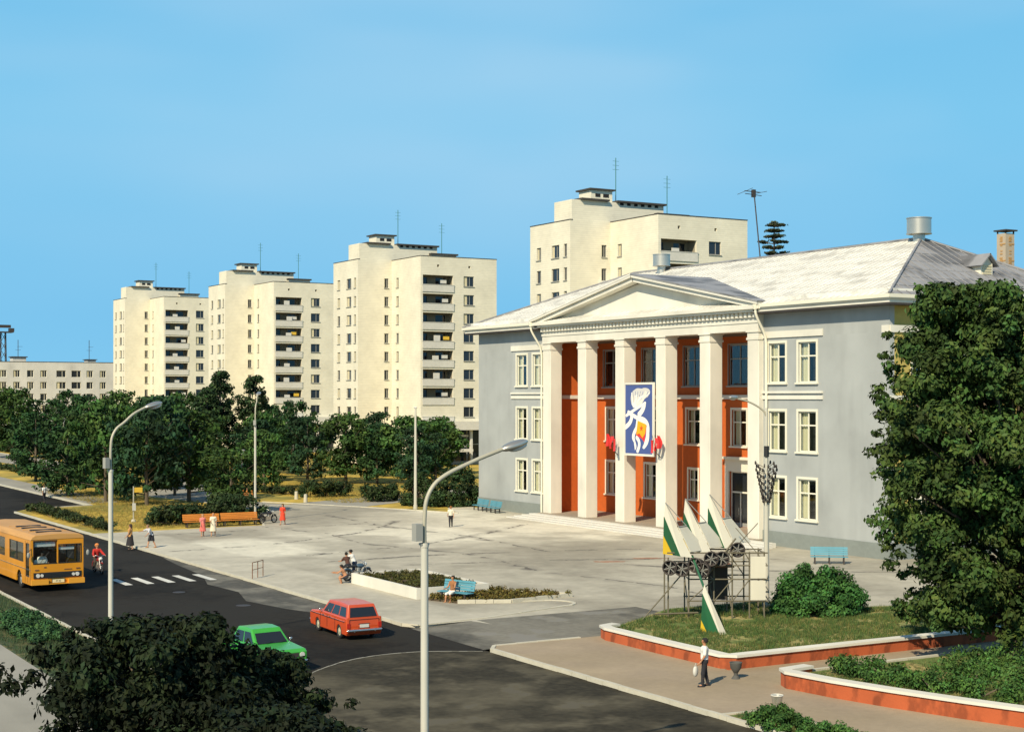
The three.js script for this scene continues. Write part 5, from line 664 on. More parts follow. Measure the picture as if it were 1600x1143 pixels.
{ // city bus, front towards local +z
  const t = thing('city_bus', 'orange city bus coming towards the camera at left', 'bus', [19.9, -0.12, -81.3], 0.03), W = 2.72, L = 11, y0 = 0.36, y1 = 2.72, hw = W / 2;
  const or = new THREE.MeshPhysicalMaterial({ color: C(0.74, 0.31, 0.014), roughness: 0.42, clearcoat: 0.3, map: nWeather }), roofM = std([0.62, 0.33, 0.10], 0.6, { map: nWeather });
  const wins = [[L - 1.05, 0.75, 0.72, 1.75], [L - 4.45, 1.45, 2.95, 1.0], [L - 8.3, 1.45, 2.9, 1.0], [0.4, 1.45, 2.0, 1.0]];
  for (const sd of [-1, 1]) { const holes = wins.map(([x, y, w, h]) => rect(sd < 0 ? x : L - x - w, y, w, h)), a = []; for (const zz of [L - 2.35, 2.6]) { const P = new THREE.Path(), c = sd < 0 ? zz : L - zz; P.absarc(c, 0.38, 0.55, 0, Math.PI, false); P.closePath(); a.push(P); }
    const s = new THREE.Shape(); const cs = [L - 2.35, 2.6].map((zz) => sd < 0 ? zz : L - zz).sort((p, q) => p - q); s.moveTo(0, y0); for (const c of cs) { for (let i = 0; i <= 12; i++) { const an = Math.PI - i / 12 * Math.PI; s.lineTo(c + 0.56 * Math.cos(an), y0 + 0.62 * Math.sin(an)); } } s.lineTo(L, y0); s.lineTo(L, y1); s.lineTo(0, y1); s.closePath(); for (const h of holes) s.holes.push(new THREE.Path(h.map((p) => new THREE.Vector2(...p))));
    const g = new THREE.ExtrudeGeometry(s, { depth: 0.06, bevelEnabled: false }).translate(0, 0, -0.06).rotateY(sd < 0 ? FACE_W : -FACE_W).translate(sd * hw, 0, sd < 0 ? -L : 0); mesh('side_panel', g, or, t);
    for (const [x, y, w, h] of wins) { const z0 = -L + x, n = w > 1.5 ? 2 : 1; for (let k = 0; k < n; k++) { const o = mesh('side_window', bx(sd * (hw - 0.045), sd * (hw - 0.035), y + 0.03, y + h - 0.03, z0 + 0.03 + k * w / n, z0 + (k + 1) * w / n - 0.03), M.glass, t); mesh('window_rubber', [bx(sd * (hw - 0.06), sd * (hw - 0.01), y, y + 0.03, z0 + k * w / n, z0 + (k + 1) * w / n), bx(sd * (hw - 0.06), sd * (hw - 0.01), y + h - 0.03, y + h, z0 + k * w / n, z0 + (k + 1) * w / n), bx(sd * (hw - 0.06), sd * (hw - 0.01), y + 0.03, y + h - 0.03, z0 + k * w / n, z0 + k * w / n + 0.03), bx(sd * (hw - 0.06), sd * (hw - 0.01), y + 0.03, y + h - 0.03, z0 + (k + 1) * w / n - 0.03, z0 + (k + 1) * w / n)], M.black, o); } }
    mesh('trim_strip', bx(sd * (hw + 0.002), sd * (hw + 0.02), 1.12, 1.15, -L + 0.05, -0.05), M.chrome, t);
    if (sd < 0) mesh('door_seams', [0.13, 1.12, 0.62].map((z) => bx(-hw - 0.006, -hw - 0.001, 0.42, 2.6, -z - 0.012, -z + 0.012)), M.black, t);
    for (const z of [-2.35, -L + 2.6]) wheel(t, sd * (hw - 0.2), 0.48, z, 0.48, 0.28, M.greyFrame);
  }
  // front
  mesh('front_panel', wall(W, y1 - y0, [[0.14, 1.12, 1.2, 1.15], [1.40, 1.12, 1.18, 0.92]], 0.08).translate(-hw, y0, 0.04), or, t);
  mesh('windscreen', bx(-hw + 0.14, -0.02, y0 + 1.12, y0 + 2.27, -0.01, 0.0), M.glass, t); mesh('windscreen', bx(0.04, hw - 0.14, y0 + 1.12, y0 + 2.04, -0.01, 0.0), M.glass, t);
  mesh('windscreen_rubber', [bx(-hw + 0.10, -hw + 0.14, y0 + 1.08, y0 + 2.31, -0.03, 0.055), bx(-hw + 0.14, -0.02, y0 + 1.08, y0 + 1.12, -0.03, 0.055), bx(0.04, hw - 0.14, y0 + 1.08, y0 + 1.12, -0.03, 0.055), bx(hw - 0.14, hw - 0.1, y0 + 1.08, y0 + 2.08, -0.03, 0.055), bx(-hw + 0.14, -0.02, y0 + 2.27, y0 + 2.31, -0.03, 0.055), bx(0.04, hw - 0.14, y0 + 2.04, y0 + 2.08, -0.03, 0.055)], M.black, t);
  mesh('destination_blind', [bx(-hw + 0.2, -0.1, y0 + 1.98, y0 + 2.2, -0.12, -0.06), bx(0.1, 0.9, y0 + 1.78, y0 + 1.92, -0.12, -0.06)], std([0.55, 0.57, 0.58], 0.6), t);
  mesh('route_board', bx(-hw + 0.18, -hw + 0.85, y0 + 1.13, y0 + 1.3, -0.1, -0.05), M.paint, t);
  mesh('grille', [bx(-hw + 0.12, hw - 0.12, 0.70, 1.0, 0.042, 0.08), ...[0.76, 0.83, 0.9].map((y) => bx(-hw + 0.5, hw - 0.5, y, y + 0.02, 0.081, 0.095))], M.black, t);
  for (const x of [-1.02, 1.02]) { mesh('headlight', [new THREE.CylinderGeometry(0.10, 0.10, 0.06, 18).rotateX(Math.PI / 2).translate(x, 0.85, 0.1), new THREE.CylinderGeometry(0.08, 0.08, 0.06, 18).rotateX(Math.PI / 2).translate(x * 0.8, 0.85, 0.1)], M.lampGlass, t); mesh('indicator', bx(x * 1.05 - 0.1, x * 1.05 + 0.1, 1.12, 1.17, 0.042, 0.07), M.rust, t); }
  mesh('badge', [bx(0.35, 0.75, 1.1, 1.14, 0.042, 0.06), bx(-0.7, -0.58, 1.24, 1.30, 0.042, 0.06)], M.rust, t);
  const bump = std([0.72, 0.33, 0.03], 0.5); mesh('bumper', [bx(-hw - 0.02, -0.5, 0.38, 0.64, 0.045, 0.22), bx(0.55, hw + 0.02, 0.38, 0.64, 0.045, 0.22), bx(-0.5, 0.55, 0.38, 0.42, 0.045, 0.2)], bump, t);
  { const c = document.createElement('canvas'); c.width = 256; c.height = 64; const g = c.getContext('2d'); g.fillStyle = '#e9d9a8'; g.fillRect(0, 0, 256, 64); g.fillStyle = '#1a1710'; g.font = 'bold 46px sans-serif'; g.textAlign = 'center'; g.fillText('27-42', 128, 49); const x = new THREE.CanvasTexture(c); x.colorSpace = THREE.SRGBColorSpace; mesh('number_plate', ready(new THREE.PlaneGeometry(0.62, 0.17).translate(0.03, 0.54, 0.12)), new THREE.MeshStandardMaterial({ map: x, roughness: 0.5 }), t); mesh('plate_holder', bx(-0.3, 0.36, 0.44, 0.64, 0.045, 0.115), M.black, t); }
  for (const sd of [-1, 1]) { const o = mesh('mirror', new THREE.SphereGeometry(0.12, 12, 10).scale(0.7, 1.3, 0.4).translate(sd * (hw + 0.18), 1.95, 0.22), M.greyFrame, t); mesh('mirror_arm', rod([sd * (hw - 0.02), 2.25, 0.03], [sd * (hw + 0.22), 2.1, 0.2], 0.018, 6), M.black, o); }
  mesh('wiper', [rod([-0.9, 1.5, 0.06], [-0.45, 2.05, 0.03], 0.012, 5), rod([0.45, 1.5, 0.06], [0.8, 2.0, 0.03], 0.012, 5)], M.black, t);
  // roof, hatches, floor, back, inside
  mesh('roof', ext([[-hw, y1], [hw, y1], [hw - 0.04, y1 + 0.1], [hw - 0.22, y1 + 0.2], [0, y1 + 0.26], [-hw + 0.22, y1 + 0.2], [-hw + 0.04, y1 + 0.1]], L + 0.08, 0.03).translate(0, 0, -L - 0.02), roofM, t);
  const hs = [-1.3, -2.5, -4.2, -5.4]; hs.forEach((z) => mesh('roof_hatch', [bx(-0.75, 0.55, y1 + 0.25, y1 + 0.32, z - 0.13, z + 0.13)], M.black, t)); mesh('roof_rib', hs.map((z) => bx(-1.0, 1.0, y1 + 0.2, y1 + 0.27, z - 0.62, z - 0.58)), roofM, t);
  mesh('floor', bx(-hw + 0.07, hw - 0.07, 0.6, 0.68, -L + 0.1, -0.1), M.black, t); mesh('rear_panel', bx(-hw + 0.061, hw - 0.061, y0, y1, -L, -L + 0.06), or, t); mesh('underbody', bx(-hw + 0.25, hw - 0.25, 0.3, 0.59, -L + 0.3, -0.3), M.dark, t);
  for (let k = 0; k < 6; k++) for (const x of [-0.85, 0.85]) mesh('seat', [bx(x - 0.4, x + 0.4, 1.05, 1.12, -2.9 - k * 0.85, -2.45 - k * 0.85), bx(x - 0.4, x + 0.4, 1.12, 1.65, -2.95 - k * 0.85, -2.9 - k * 0.85), bx(x - 0.3, x + 0.3, 0.68, 1.05, -2.8 - k * 0.85, -2.55 - k * 0.85)], M.rust, t);
  mesh('dashboard', bx(-hw + 0.1, hw - 0.1, 0.9, 1.42, -0.5, -0.1), M.black, t);
}
function motorcycle(label, pos, turn, col) { // front +z
  const t = thing('motorcycle', label, 'motorcycle', pos, turn, 'motorcycles'), m = std(col, 0.4);
  for (const z of [-0.62, 0.66]) { const o = mesh('wheel', new THREE.TorusGeometry(0.27, 0.05, 8, 24).rotateY(Math.PI / 2), M.tyre, t); o.position.set(0, 0.32, z); mesh('rim', [0, 1, 2, 3].map((k) => new THREE.BoxGeometry(0.02, 0.5, 0.02).rotateX(k * Math.PI / 4)), M.chrome, o); }
  mesh('frame', [rod([0, 0.35, -0.6], [0, 0.75, 0.3], 0.035), rod([0, 0.75, 0.3], [0, 0.3, 0.1], 0.035), rod([0, 0.3, 0.1], [0, 0.32, -0.6], 0.03)], M.iron, t);
  mesh('engine', [bx(-0.14, 0.14, 0.25, 0.55, -0.2, 0.22), cyl(0.11, 0.11, 0.22, 0, 0.5, 0.06, 10)], M.zinc, t); mesh('tank', new THREE.SphereGeometry(1, 14, 10).scale(0.15, 0.13, 0.28).translate(0, 0.80, 0.18), m, t); mesh('seat', new THREE.CapsuleGeometry(0.10, 0.5, 6, 10).rotateX(Math.PI / 2).scale(1.2, 0.7, 1).translate(0, 0.80, -0.35), M.black, t);
  mesh('fork', [rod([-0.07, 0.32, 0.66], [-0.07, 0.95, 0.40], 0.025), rod([0.07, 0.32, 0.66], [0.07, 0.95, 0.40], 0.025)], M.chrome, t); mesh('handlebar', tube([[-0.36, 1.02, 0.25], [-0.2, 1.05, 0.36], [0, 0.98, 0.40], [0.2, 1.05, 0.36], [0.36, 1.02, 0.25]], 0.016, 16, 6), M.chrome, t);
  mesh('headlight', new THREE.SphereGeometry(0.10, 12, 10).translate(0, 0.88, 0.52), M.lampGlass, t); mesh('mudguard', [new THREE.TorusGeometry(0.34, 0.04, 6, 16, Math.PI * 0.7).rotateY(Math.PI / 2).translate(0, 0.33, 0.66), new THREE.TorusGeometry(0.34, 0.05, 6, 16, Math.PI * 0.8).rotateY(Math.PI / 2).translate(0, 0.33, -0.62)], m, t); mesh('exhaust', rod([0.16, 0.3, 0.1], [0.18, 0.3, -0.8], 0.04), M.chrome, t);
  return t;
}
motorcycle('motorcycle with its rider coming up beside the bus', [23.9, -0.12, -88.2], 0.05, [0.25, 0.02, 0.015]);
motorcycle('dark motorcycle parked beside the slim lamp post', [44.6, 0, -114.9], 1.9, [0.02, 0.02, 0.03]);
motorcycle('parked motorcycle with boys at the planter end', [34.9, 0, -76.6], 1.7, [0.05, 0.09, 0.13]);
bench('blue slatted bench under the seated person at the flower bed', [35.5, 0.02, -66.35], FACE_W + 0.35, 2.0, M.blue, 'blue benches');

// ---------------------------------------------------------------- people
function surfaceNet(f, lo, hi, h) { // naive surface nets of f = 0
  const n = [0, 1, 2].map((i) => Math.ceil((hi[i] - lo[i]) / h) + 2), [nx, ny, nz] = n, v = new Float32Array(nx * ny * nz), id = (i, j, k) => i + nx * (j + ny * k);
  for (let k = 0; k < nz; k++) for (let j = 0; j < ny; j++) for (let i = 0; i < nx; i++) v[id(i, j, k)] = f(lo[0] + i * h, lo[1] + j * h, lo[2] + k * h);
  const at = new Int32Array(nx * ny * nz).fill(-1), pos = [], tri = [];
  for (let k = 0; k < nz - 1; k++) for (let j = 0; j < ny - 1; j++) for (let i = 0; i < nx - 1; i++) {
    let m = 0, x = 0, y = 0, z = 0, c = 0; const g = []; for (let q = 0; q < 8; q++) { const w = v[id(i + (q & 1), j + (q >> 1 & 1), k + (q >> 2))]; g.push(w); if (w < 0) m++; } if (!m || m === 8) continue;
    for (let a = 0; a < 8; a++) for (let b = 0; b < 3; b++) { const e = a | (1 << b); if (e === a) continue; if ((g[a] < 0) !== (g[e] < 0)) { const t = g[a] / (g[a] - g[e]); x += (a & 1) + (b === 0 ? t : 0); y += (a >> 1 & 1) + (b === 1 ? t : 0); z += (a >> 2) + (b === 2 ? t : 0); c++; } }
    at[id(i, j, k)] = pos.length / 3; pos.push(lo[0] + (i + x / c) * h, lo[1] + (j + y / c) * h, lo[2] + (k + z / c) * h);
  }
  const quad = (a, b, c, d, s) => { if (a < 0 || b < 0 || c < 0 || d < 0) return; if (s) tri.push(a, b, c, a, c, d); else tri.push(a, c, b, a, d, c); };
  for (let k = 1; k < nz - 1; k++) for (let j = 1; j < ny - 1; j++) for (let i = 1; i < nx - 1; i++) {
    const s = v[id(i, j, k)] < 0; if (s !== v[id(i + 1, j, k)] < 0) quad(at[id(i, j - 1, k - 1)], at[id(i, j, k - 1)], at[id(i, j, k)], at[id(i, j - 1, k)], s);
    if (s !== v[id(i, j + 1, k)] < 0) quad(at[id(i - 1, j, k - 1)], at[id(i - 1, j, k)], at[id(i, j, k)], at[id(i, j, k - 1)], s);
    if (s !== v[id(i, j, k + 1)] < 0) quad(at[id(i - 1, j - 1, k)], at[id(i, j - 1, k)], at[id(i, j, k)], at[id(i - 1, j, k)], s);
  }
  const g = new THREE.BufferGeometry(); g.setAttribute('position', new THREE.Float32BufferAttribute(pos, 3)); g.setIndex(tri); g.computeVertexNormals(); return g;
}
const smin = (a, b, k) => { const h = Math.max(k - Math.abs(a - b), 0) / k; return Math.min(a, b) - h * h * k / 4; };
function capsule(x, y, z, [a, b, r0, r1]) { const dx = b[0] - a[0], dy = b[1] - a[1], dz = b[2] - a[2], px = x - a[0], py = y - a[1], pz = z - a[2], t = Math.min(1, Math.max(0, (px * dx + py * dy + pz * dz) / (dx * dx + dy * dy + dz * dz + 1e-9))); return Math.hypot(px - dx * t, py - dy * t, pz - dz * t) - (r0 + (r1 - r0) * t); }
const field = (caps, k = 0.05, ex = 0) => (x, y, z) => { let d = 9; for (const c of caps) d = smin(d, capsule(x, y, z, c) - ex, k); return d; };
function boundsOf(caps, e) { const lo = [9, 9, 9], hi = [-9, -9, -9]; for (const [a, b, r0, r1] of caps) for (const p of [a, b]) for (let i = 0; i < 3; i++) { const r = Math.max(r0, r1) + e; lo[i] = Math.min(lo[i], p[i] - r); hi[i] = Math.max(hi[i], p[i] + r); } return [lo, hi]; }
const cloth = (c) => std(c, 0.9), skinM = {};
function person(label, pos, turn, o) { // faces local +z; o: pose and clothes
  const t = thing('person', label, 'person', pos, turn), K = Math.PI / 180, cell = o.cell || 0.022, skin = skinM[o.skin || 'a'] || (skinM[o.skin || 'a'] = std({ a: [0.50, 0.27, 0.16], b: [0.42, 0.20, 0.10] }[o.skin || 'a'], 0.6));
  const add = (a, b) => a.map((v, i) => v + b[i]), mul = (a, s) => a.map((v) => v * s), dir = (a, out = 0, sd = 1) => [Math.sin(out * K) * sd, -Math.cos(a * K) * Math.cos(out * K), Math.sin(a * K) * Math.cos(out * K)];
  const legs = o.legs || [[8, 6, 3], [-10, 12, 3]], arms = o.arms || [[12, 7, 20], [-14, 7, 16]], F = o.female ? 0.92 : 1;
  let hip = o.hip; if (!hip) hip = 0.085 + Math.max(...legs.map(([h, k, out = 0]) => (0.42 * Math.cos(h * K) + 0.41 * Math.cos((h - k) * K)) * Math.cos(out * K)));
  const up = [0, Math.cos((o.lean || 0) * K), Math.sin((o.lean || 0) * K)], pel = [0, hip, 0], waist = add(pel, mul(up, 0.16)), chest = add(pel, mul(up, 0.42)), neck = add(pel, mul(up, 0.56)), hu = [0, Math.cos((o.lean || 0) * 0.5 * K + (o.nod || 0) * K), Math.sin((o.lean || 0) * 0.5 * K + (o.nod || 0) * K)], head = add(neck, mul(hu, 0.165));
  const body = [], legC = [], shoeC = [], armC = [], slv = [], hands = [];
  const torso = [[add(pel, [-0.085 * F, 0.02, 0]), add(pel, [0.085 * F, 0.02, 0]), 0.105, 0.105], [pel, waist, 0.125, 0.118], [waist, chest, 0.118, 0.135], [add(chest, [-0.07, 0, 0.0]), add(chest, [0.07, 0, 0.0]), 0.115, 0.115], [add(neck, [-0.15 * F, -0.075, 0]), add(neck, [0.15 * F, -0.075, 0]), 0.062, 0.062]];
  if (o.female) torso.push([add(chest, [-0.065, 0.0, 0.075]), add(chest, [0.065, 0.0, 0.075]), 0.07, 0.07]);
  body.push(...torso, [neck, add(neck, mul(hu, 0.09)), 0.054, 0.05]);
  [-1, 1].forEach((sd, i) => {
    const [h, k, out = 2] = legs[i], h0 = add(pel, [sd * 0.09, -0.02, 0]), kn = add(h0, mul(dir(h, out, sd), 0.42)), an = add(kn, mul(dir(h - k, out * 0.6, sd), 0.41)), fa = o.hip ? 0 : Math.max(0, (k - h) * 0.5), toe = add(an, [sd * 0.02, -0.045 - 0.1 * Math.sin(fa * K), 0.15 * Math.cos(fa * K)]);
    legC.push([h0, kn, 0.088, 0.058], [kn, an, 0.056, 0.036]); body.push([h0, kn, 0.085, 0.055], [add(kn, [0, -0.03, 0]), add(mul(kn, 0.6), mul(an, 0.4)), 0.054, 0.056], [add(mul(kn, 0.6), mul(an, 0.4)), an, 0.055, 0.034], [an, toe, 0.036, 0.03]); shoeC.push([add(an, [0, -0.045, -0.04]), toe, 0.043, 0.038]);
    const [f, ao, e] = arms[i], s0 = add(neck, [sd * 0.185 * F, -0.085, 0]), el = add(s0, mul(dir(f, ao, sd), 0.28)), wr = add(el, mul(dir(f + e, ao * (e > 50 ? -0.8 : 0.6), sd), 0.245)), hd = add(wr, mul(dir(f + e + 6, 0, sd), 0.085)), dv = dir(f + e + 10, 0, sd);
    armC.push([s0, el, 0.05, 0.039], [el, wr, 0.038, 0.026]); body.push([s0, el, 0.05, 0.038], [el, wr, 0.037, 0.025], [wr, hd, 0.026, 0.032]); slv.push([s0, add(mul(s0, 0.3), mul(el, 0.7)), 0.058, 0.055]);
    const fin = [[-0.024, 0.068], [-0.008, 0.08], [0.009, 0.077], [0.025, 0.06]]; for (const [w, L] of fin) { const b = add(hd, add(mul(dv, 0.015), [0, 0, w])), c = add(b, mul(dv, L * 0.55)), d2 = add(c, [(-sd) * L * 0.18, dv[1] * L * 0.42, dv[2] * L * 0.42]); hands.push(rod(b, c, 0.0095, 6, 0.0085), rod(c, d2, 0.0085, 6, 0.007)); }
    const tb = add(wr, mul(dv, 0.035)), tc = add(tb, [-sd * 0.01, dv[1] * 0.03, 0.042]), td = add(tc, mul(dv, 0.032)); hands.push(rod(tb, tc, 0.012, 6, 0.0095), rod(tc, td, 0.0095, 6, 0.008));
  });
  const fw = [0, -hu[2], hu[1]];
  body.push([add(head, mul(hu, 0.015)), add(head, add(mul(hu, 0.02), mul(fw, -0.03))), 0.082, 0.086], [add(head, add(mul(hu, -0.075), mul(fw, 0.035))), add(head, mul(fw, 0.03)), 0.045, 0.068]);
  const faceC = [[add(head, mul(fw, 0.085)), add(head, add(mul(hu, -0.03), mul(fw, 0.108))), 0.008, 0.015], [add(head, [-0.083, -0.01, 0]), add(head, [-0.083, -0.035, 0]), 0.016, 0.011], [add(head, [0.083, -0.01, 0]), add(head, [0.083, -0.035, 0]), 0.016, 0.011]];
  const big = field(body, 0.035), small = field(faceC, 0.012), f = (x, y, z) => smin(big(x, y, z), small(x, y, z), 0.012), [lo, hi] = boundsOf(body, 0.03);
  const sk = surfaceNet(f, lo, hi, cell); mesh('body', [sk, ...hands], skin, t);
  const cap2 = (p) => add(head, p);
  mesh('eyes', [-1, 1].map((s) => new THREE.SphereGeometry(0.012, 8, 6).translate(...add(cap2([s * 0.032, 0, 0]), add(mul(fw, 0.088), mul(hu, 0.012))))), M.black, t); mesh('mouth', new THREE.SphereGeometry(1, 8, 6).scale(0.022, 0.006, 0.008).translate(...add(head, add(mul(fw, 0.088), mul(hu, -0.062)))), M.redWall, t);
  // hair, scarf or helmet: a shell over the skull, open at the face
  if (o.hair) { const hs = [[add(head, mul(hu, 0.02)), add(head, add(mul(hu, 0.025), mul(fw, -0.035))), 0.098, 0.102]]; if (o.long) hs.push([add(head, mul(fw, -0.06)), add(head, add(mul(hu, -0.13), mul(fw, -0.07))), 0.085, 0.075]); if (o.helmet) hs[0][2] = hs[0][3] = 0.125; const hf = field(hs, 0.03), B = boundsOf(hs, 0.03); mesh(o.helmet ? 'helmet' : 'hair', surfaceNet((x, y, z) => { const q = [x - head[0], y - head[1], z - head[2]], u = q[1] * hu[1] + q[2] * hu[2], w = q[1] * fw[1] + q[2] * fw[2]; return Math.max(hf(x, y, z), Math.min(w - 0.045, 0.048 - u)); }, ...B, 0.014), cloth(o.hair), t); }
  const upD = (x, y, z) => (y - pel[1]) * up[1] + (z - pel[2]) * up[2];
  if (o.top) { const caps = [...torso, ...(o.sleeve === 0 ? [] : o.sleeve === 2 ? armC.map((c, i) => [c[0], c[1], c[2] + 0.008, c[3] + 0.012]) : slv)], ff = field(caps, 0.04, 0.014), low = o.hem || -0.03, B = boundsOf(caps, 0.04); mesh(o.topName || 'shirt', surfaceNet((x, y, z) => Math.max(ff(x, y, z), low - upD(x, y, z), upD(x, y, z) - 0.565), ...B, cell * 0.9), cloth(o.top), t); }
  if (o.bottom) {
    if (o.skirt) { const L = o.skirt, caps = [[add(pel, [0, 0.13, 0]), add(pel, [0, -0.02, 0]), 0.125, 0.165], [add(pel, [0, -0.02, 0]), add(pel, [0, -L, 0.02]), 0.165, 0.165 + L * 0.17]], ff = field(caps, 0.05, 0.012), B = boundsOf(caps, 0.05); mesh('skirt', surfaceNet((x, y, z) => Math.max(ff(x, y, z) + 0.006 * Math.sin(Math.atan2(x, z) * 9) * Math.max(0, hip - y) * 2, hip - L - y), ...B, cell), cloth(o.bottom), t); }
    else { const caps = [...(o.shorts ? legC.filter((_, i) => i % 2 === 0) : legC), torso[0], [pel, add(pel, mul(up, 0.07)), 0.125, 0.12]], ff = field(caps, 0.04, 0.016), B = boundsOf(caps, 0.04), ank = Math.min(...legC.map((c) => c[1][1])); mesh(o.shorts ? 'shorts' : 'trousers', surfaceNet((x, y, z) => Math.max(ff(x, y, z), upD(x, y, z) - 0.09), ...B, cell * 0.9), cloth(o.bottom), t); }
  }
  if (o.shoes) { const ff = field(shoeC, 0.02), B = boundsOf(shoeC, 0.03), g = surfaceNet((x, y, z) => Math.max(ff(x, y, z)), ...B, 0.018); mesh('shoes', g, cloth(o.shoes), t); }
  if (o.h) t.scale.setScalar(o.h / 1.74); return t;
}
seed = 7;
const CAM = Math.PI * 1.168, W_ = [0.74, 0.72, 0.66], blk = [0.02, 0.02, 0.025], SIT = [[84, 84, 6], [84, 84, 6]];
person('man in white shirt and dark trousers walking by the red wall with a bag', [32.5, 0.01, -42.5], CAM + 0.5, { top: W_, bottom: blk, hair: [0.015, 0.012, 0.01], shoes: blk, legs: [[-6, 8, 3], [9, 6, 3]], arms: [[4, 8, 12], [6, 10, 30]], cell: 0.014, h: 1.66, skin: 'b' });
{ const t = thing('carrier_bag', 'pale carrier bag held by the man in the white shirt', 'bag', [32.28, 0.34, -42.72], 0.4); mesh('bag', new THREE.SphereGeometry(1, 12, 10).scale(0.13, 0.19, 0.08).translate(0, 0.17, 0), M.paint, t); mesh('handles', [tube([[-0.07, 0.3, 0], [0, 0.46, 0.02], [0.07, 0.3, 0]], 0.008, 12, 5)], M.paint, t); }
person('man in pale shirt and dark trousers walking across the square', [55.5, 0.01, -104.5], CAM - 0.9, { top: [0.66, 0.63, 0.5], bottom: blk, hair: [0.25, 0.10, 0.03], shoes: blk, legs: [[18, 6, 3], [-16, 14, 3]], arms: [[-16, 7, 16], [18, 7, 20]], h: 1.62 });
person('woman in a bright red dress walking past the slim lamp post', [45.1, 0.01, -113.0], CAM + 1.9, { female: 1, top: [0.66, 0.06, 0.025], topName: 'dress_top', bottom: [0.66, 0.06, 0.025], skirt: 0.52, hair: [0.02, 0.014, 0.01], long: 1, shoes: [0.3, 0.1, 0.05], sleeve: 1, legs: [[12, 6, 3], [-12, 14, 3]], h: 1.62 });
person('woman in pink dress standing before the orange bench', [36.35, 0.01, -106.4], CAM + 2.6, { female: 1, top: [0.66, 0.20, 0.18], topName: 'dress_top', bottom: [0.64, 0.15, 0.12], skirt: 0.5, hair: [0.40, 0.22, 0.10], long: 1, shoes: [0.3, 0.15, 0.1], h: 1.60 });
person('woman in pale flowered dress standing before the orange bench', [37.0, 0.01, -106.0], CAM + 2.2, { female: 1, top: [0.66, 0.60, 0.46], topName: 'dress_top', bottom: [0.62, 0.56, 0.42], skirt: 0.52, hair: [0.38, 0.17, 0.06], shoes: [0.4, 0.3, 0.2], arms: [[20, 8, 60], [-5, 8, 14]], h: 1.68 });
person('woman in dark long skirt and tan blouse at the kerb by the bus', [29.4, -0.11, -100.6], CAM + 0.4, { female: 1, top: [0.50, 0.26, 0.09], bottom: [0.025, 0.022, 0.025], skirt: 0.62, hair: [0.05, 0.03, 0.02], long: 1, shoes: blk, arms: [[10, 6, 40], [8, 6, 30]], h: 1.70 });
person('person in grey shirt and dark skirt bending with one arm out at the kerb', [30.7, 0.01, -100.2], CAM + 1.3, { female: 1, lean: 28, top: [0.50, 0.50, 0.52], bottom: blk, skirt: 0.40, hair: [0.20, 0.13, 0.07], shoes: [0.4, 0.2, 0.08], legs: [[18, 10, 8], [-12, 10, 8]], arms: [[70, 20, 12], [30, 16, 20]], h: 1.62 });
person('boy in dark clothes sitting on the motorcycle by the planter', [34.5, 0.30, -76.9], CAM - 0.4, { hip: 0.62, top: [0.08, 0.035, 0.025], bottom: blk, hair: [0.015, 0.012, 0.01], shoes: blk, lean: 22, legs: [[70, 80, 12], [70, 80, 12]], arms: [[40, 10, 40], [45, 10, 35]], h: 1.5, skin: 'b' });
person('bare chested boy crouching in front beside the planter motorcycle', [33.9, 0.0, -75.8], CAM + 0.5, { hip: 0.40, bottom: [0.03, 0.03, 0.04], shorts: 1, hair: [0.015, 0.012, 0.01], shoes: [0.08, 0.05, 0.03], lean: 30, legs: [[95, 110, 12], [90, 108, 10]], arms: [[60, 8, 30], [55, 8, 40]], h: 1.5, skin: 'b' });
person('boy in white shirt standing behind the planter motorcycle', [35.2, 0.0, -77.6], CAM + 0.2, { top: W_, bottom: [0.05, 0.06, 0.09], hair: [0.015, 0.012, 0.01], shoes: blk, lean: 24, legs: [[14, 10, 4], [4, 12, 4]], arms: [[48, 10, 30], [44, 10, 30]], h: 1.62, skin: 'b' });
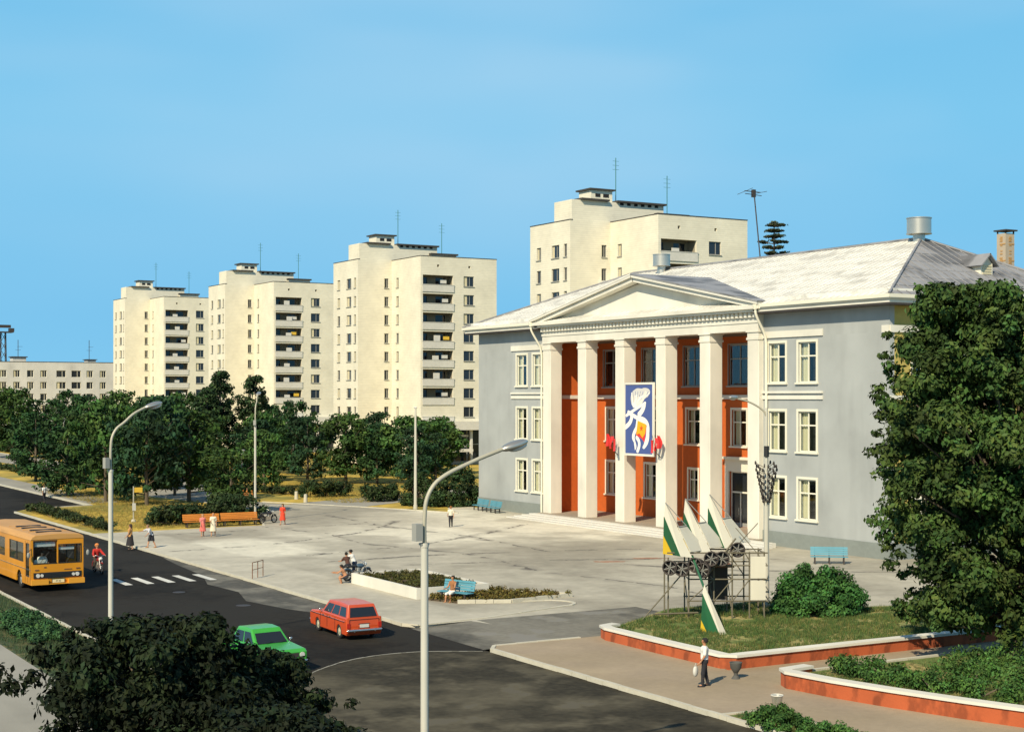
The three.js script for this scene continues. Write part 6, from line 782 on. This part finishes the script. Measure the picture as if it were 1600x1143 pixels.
person('tanned person in white shorts sitting on the blue bench by the flower bed', [35.35, 0.02, -66.35], FACE_W + 0.45, { hip: 0.5, bottom: W_, shorts: 1, top: [0.30, 0.13, 0.05], sleeve: 0, hair: [0.02, 0.015, 0.01], shoes: [0.35, 0.18, 0.07], legs: [[80, 74, 5], [84, 84, 5]], arms: [[28, 8, 50], [30, 8, 50]], h: 1.62, skin: 'b' });
person('motorcyclist in red jacket and orange helmet beside the bus', [23.9, -0.12, -88.5], 0.05, { hip: 0.86, lean: 8, top: [0.46, 0.025, 0.018], sleeve: 2, topName: 'jacket', bottom: [0.05, 0.04, 0.03], hair: [0.62, 0.22, 0.06], helmet: 1, shoes: blk, legs: [[64, 78, 16], [64, 78, 16]], arms: [[44, 20, 24], [44, 20, 24]], h: 1.72 });
person('person in white shirt stepping off the far kerb of the bay', [35.0, 0.0, -148.0], CAM, { top: [0.72, 0.72, 0.68], bottom: blk, hair: [0.1, 0.06, 0.03], shoes: blk, h: 1.7 });
person('left one of the couple seated on the far park bench', [51.6, 0.0, -140.9], -0.5, { hip: 0.52, top: [0.55, 0.38, 0.12], bottom: [0.10, 0.06, 0.03], hair: [0.03, 0.02, 0.01], shoes: blk, legs: SIT, arms: [[20, 8, 60], [20, 8, 60]], h: 1.66 });
person('right one of the couple seated on the far park bench in orange', [52.5, 0.0, -140.7], -0.5, { hip: 0.52, female: 1, top: [0.60, 0.25, 0.06], bottom: [0.5, 0.3, 0.12], hair: [0.05, 0.03, 0.02], shoes: blk, legs: SIT, arms: [[20, 8, 60], [20, 8, 60]], h: 1.6 });
person('bus driver in white shirt behind the windscreen', [19.3, 0.56, -82.1], 0.03, { hip: 0.56, top: W_, bottom: blk, hair: [0.05, 0.03, 0.02], legs: SIT, arms: [[40, 10, 40], [40, 10, 40]], h: 1.66 });
person('person in yellow standing under the trees beside the park path', [46.3, 0, -158.5], CAM, { top: [0.6, 0.42, 0.05], bottom: [0.3, 0.2, 0.05], hair: [0.3, 0.15, 0.03], shoes: blk, h: 1.64 });
person('person in red standing on steps by the shaded shop front', [103.5, 0, -196.0], CAM, { female: 1, top: [0.55, 0.10, 0.05], bottom: [0.5, 0.12, 0.05], skirt: 0.5, hair: [0.05, 0.03, 0.02], shoes: blk, h: 1.64 });

renderer.render(scene, camera);
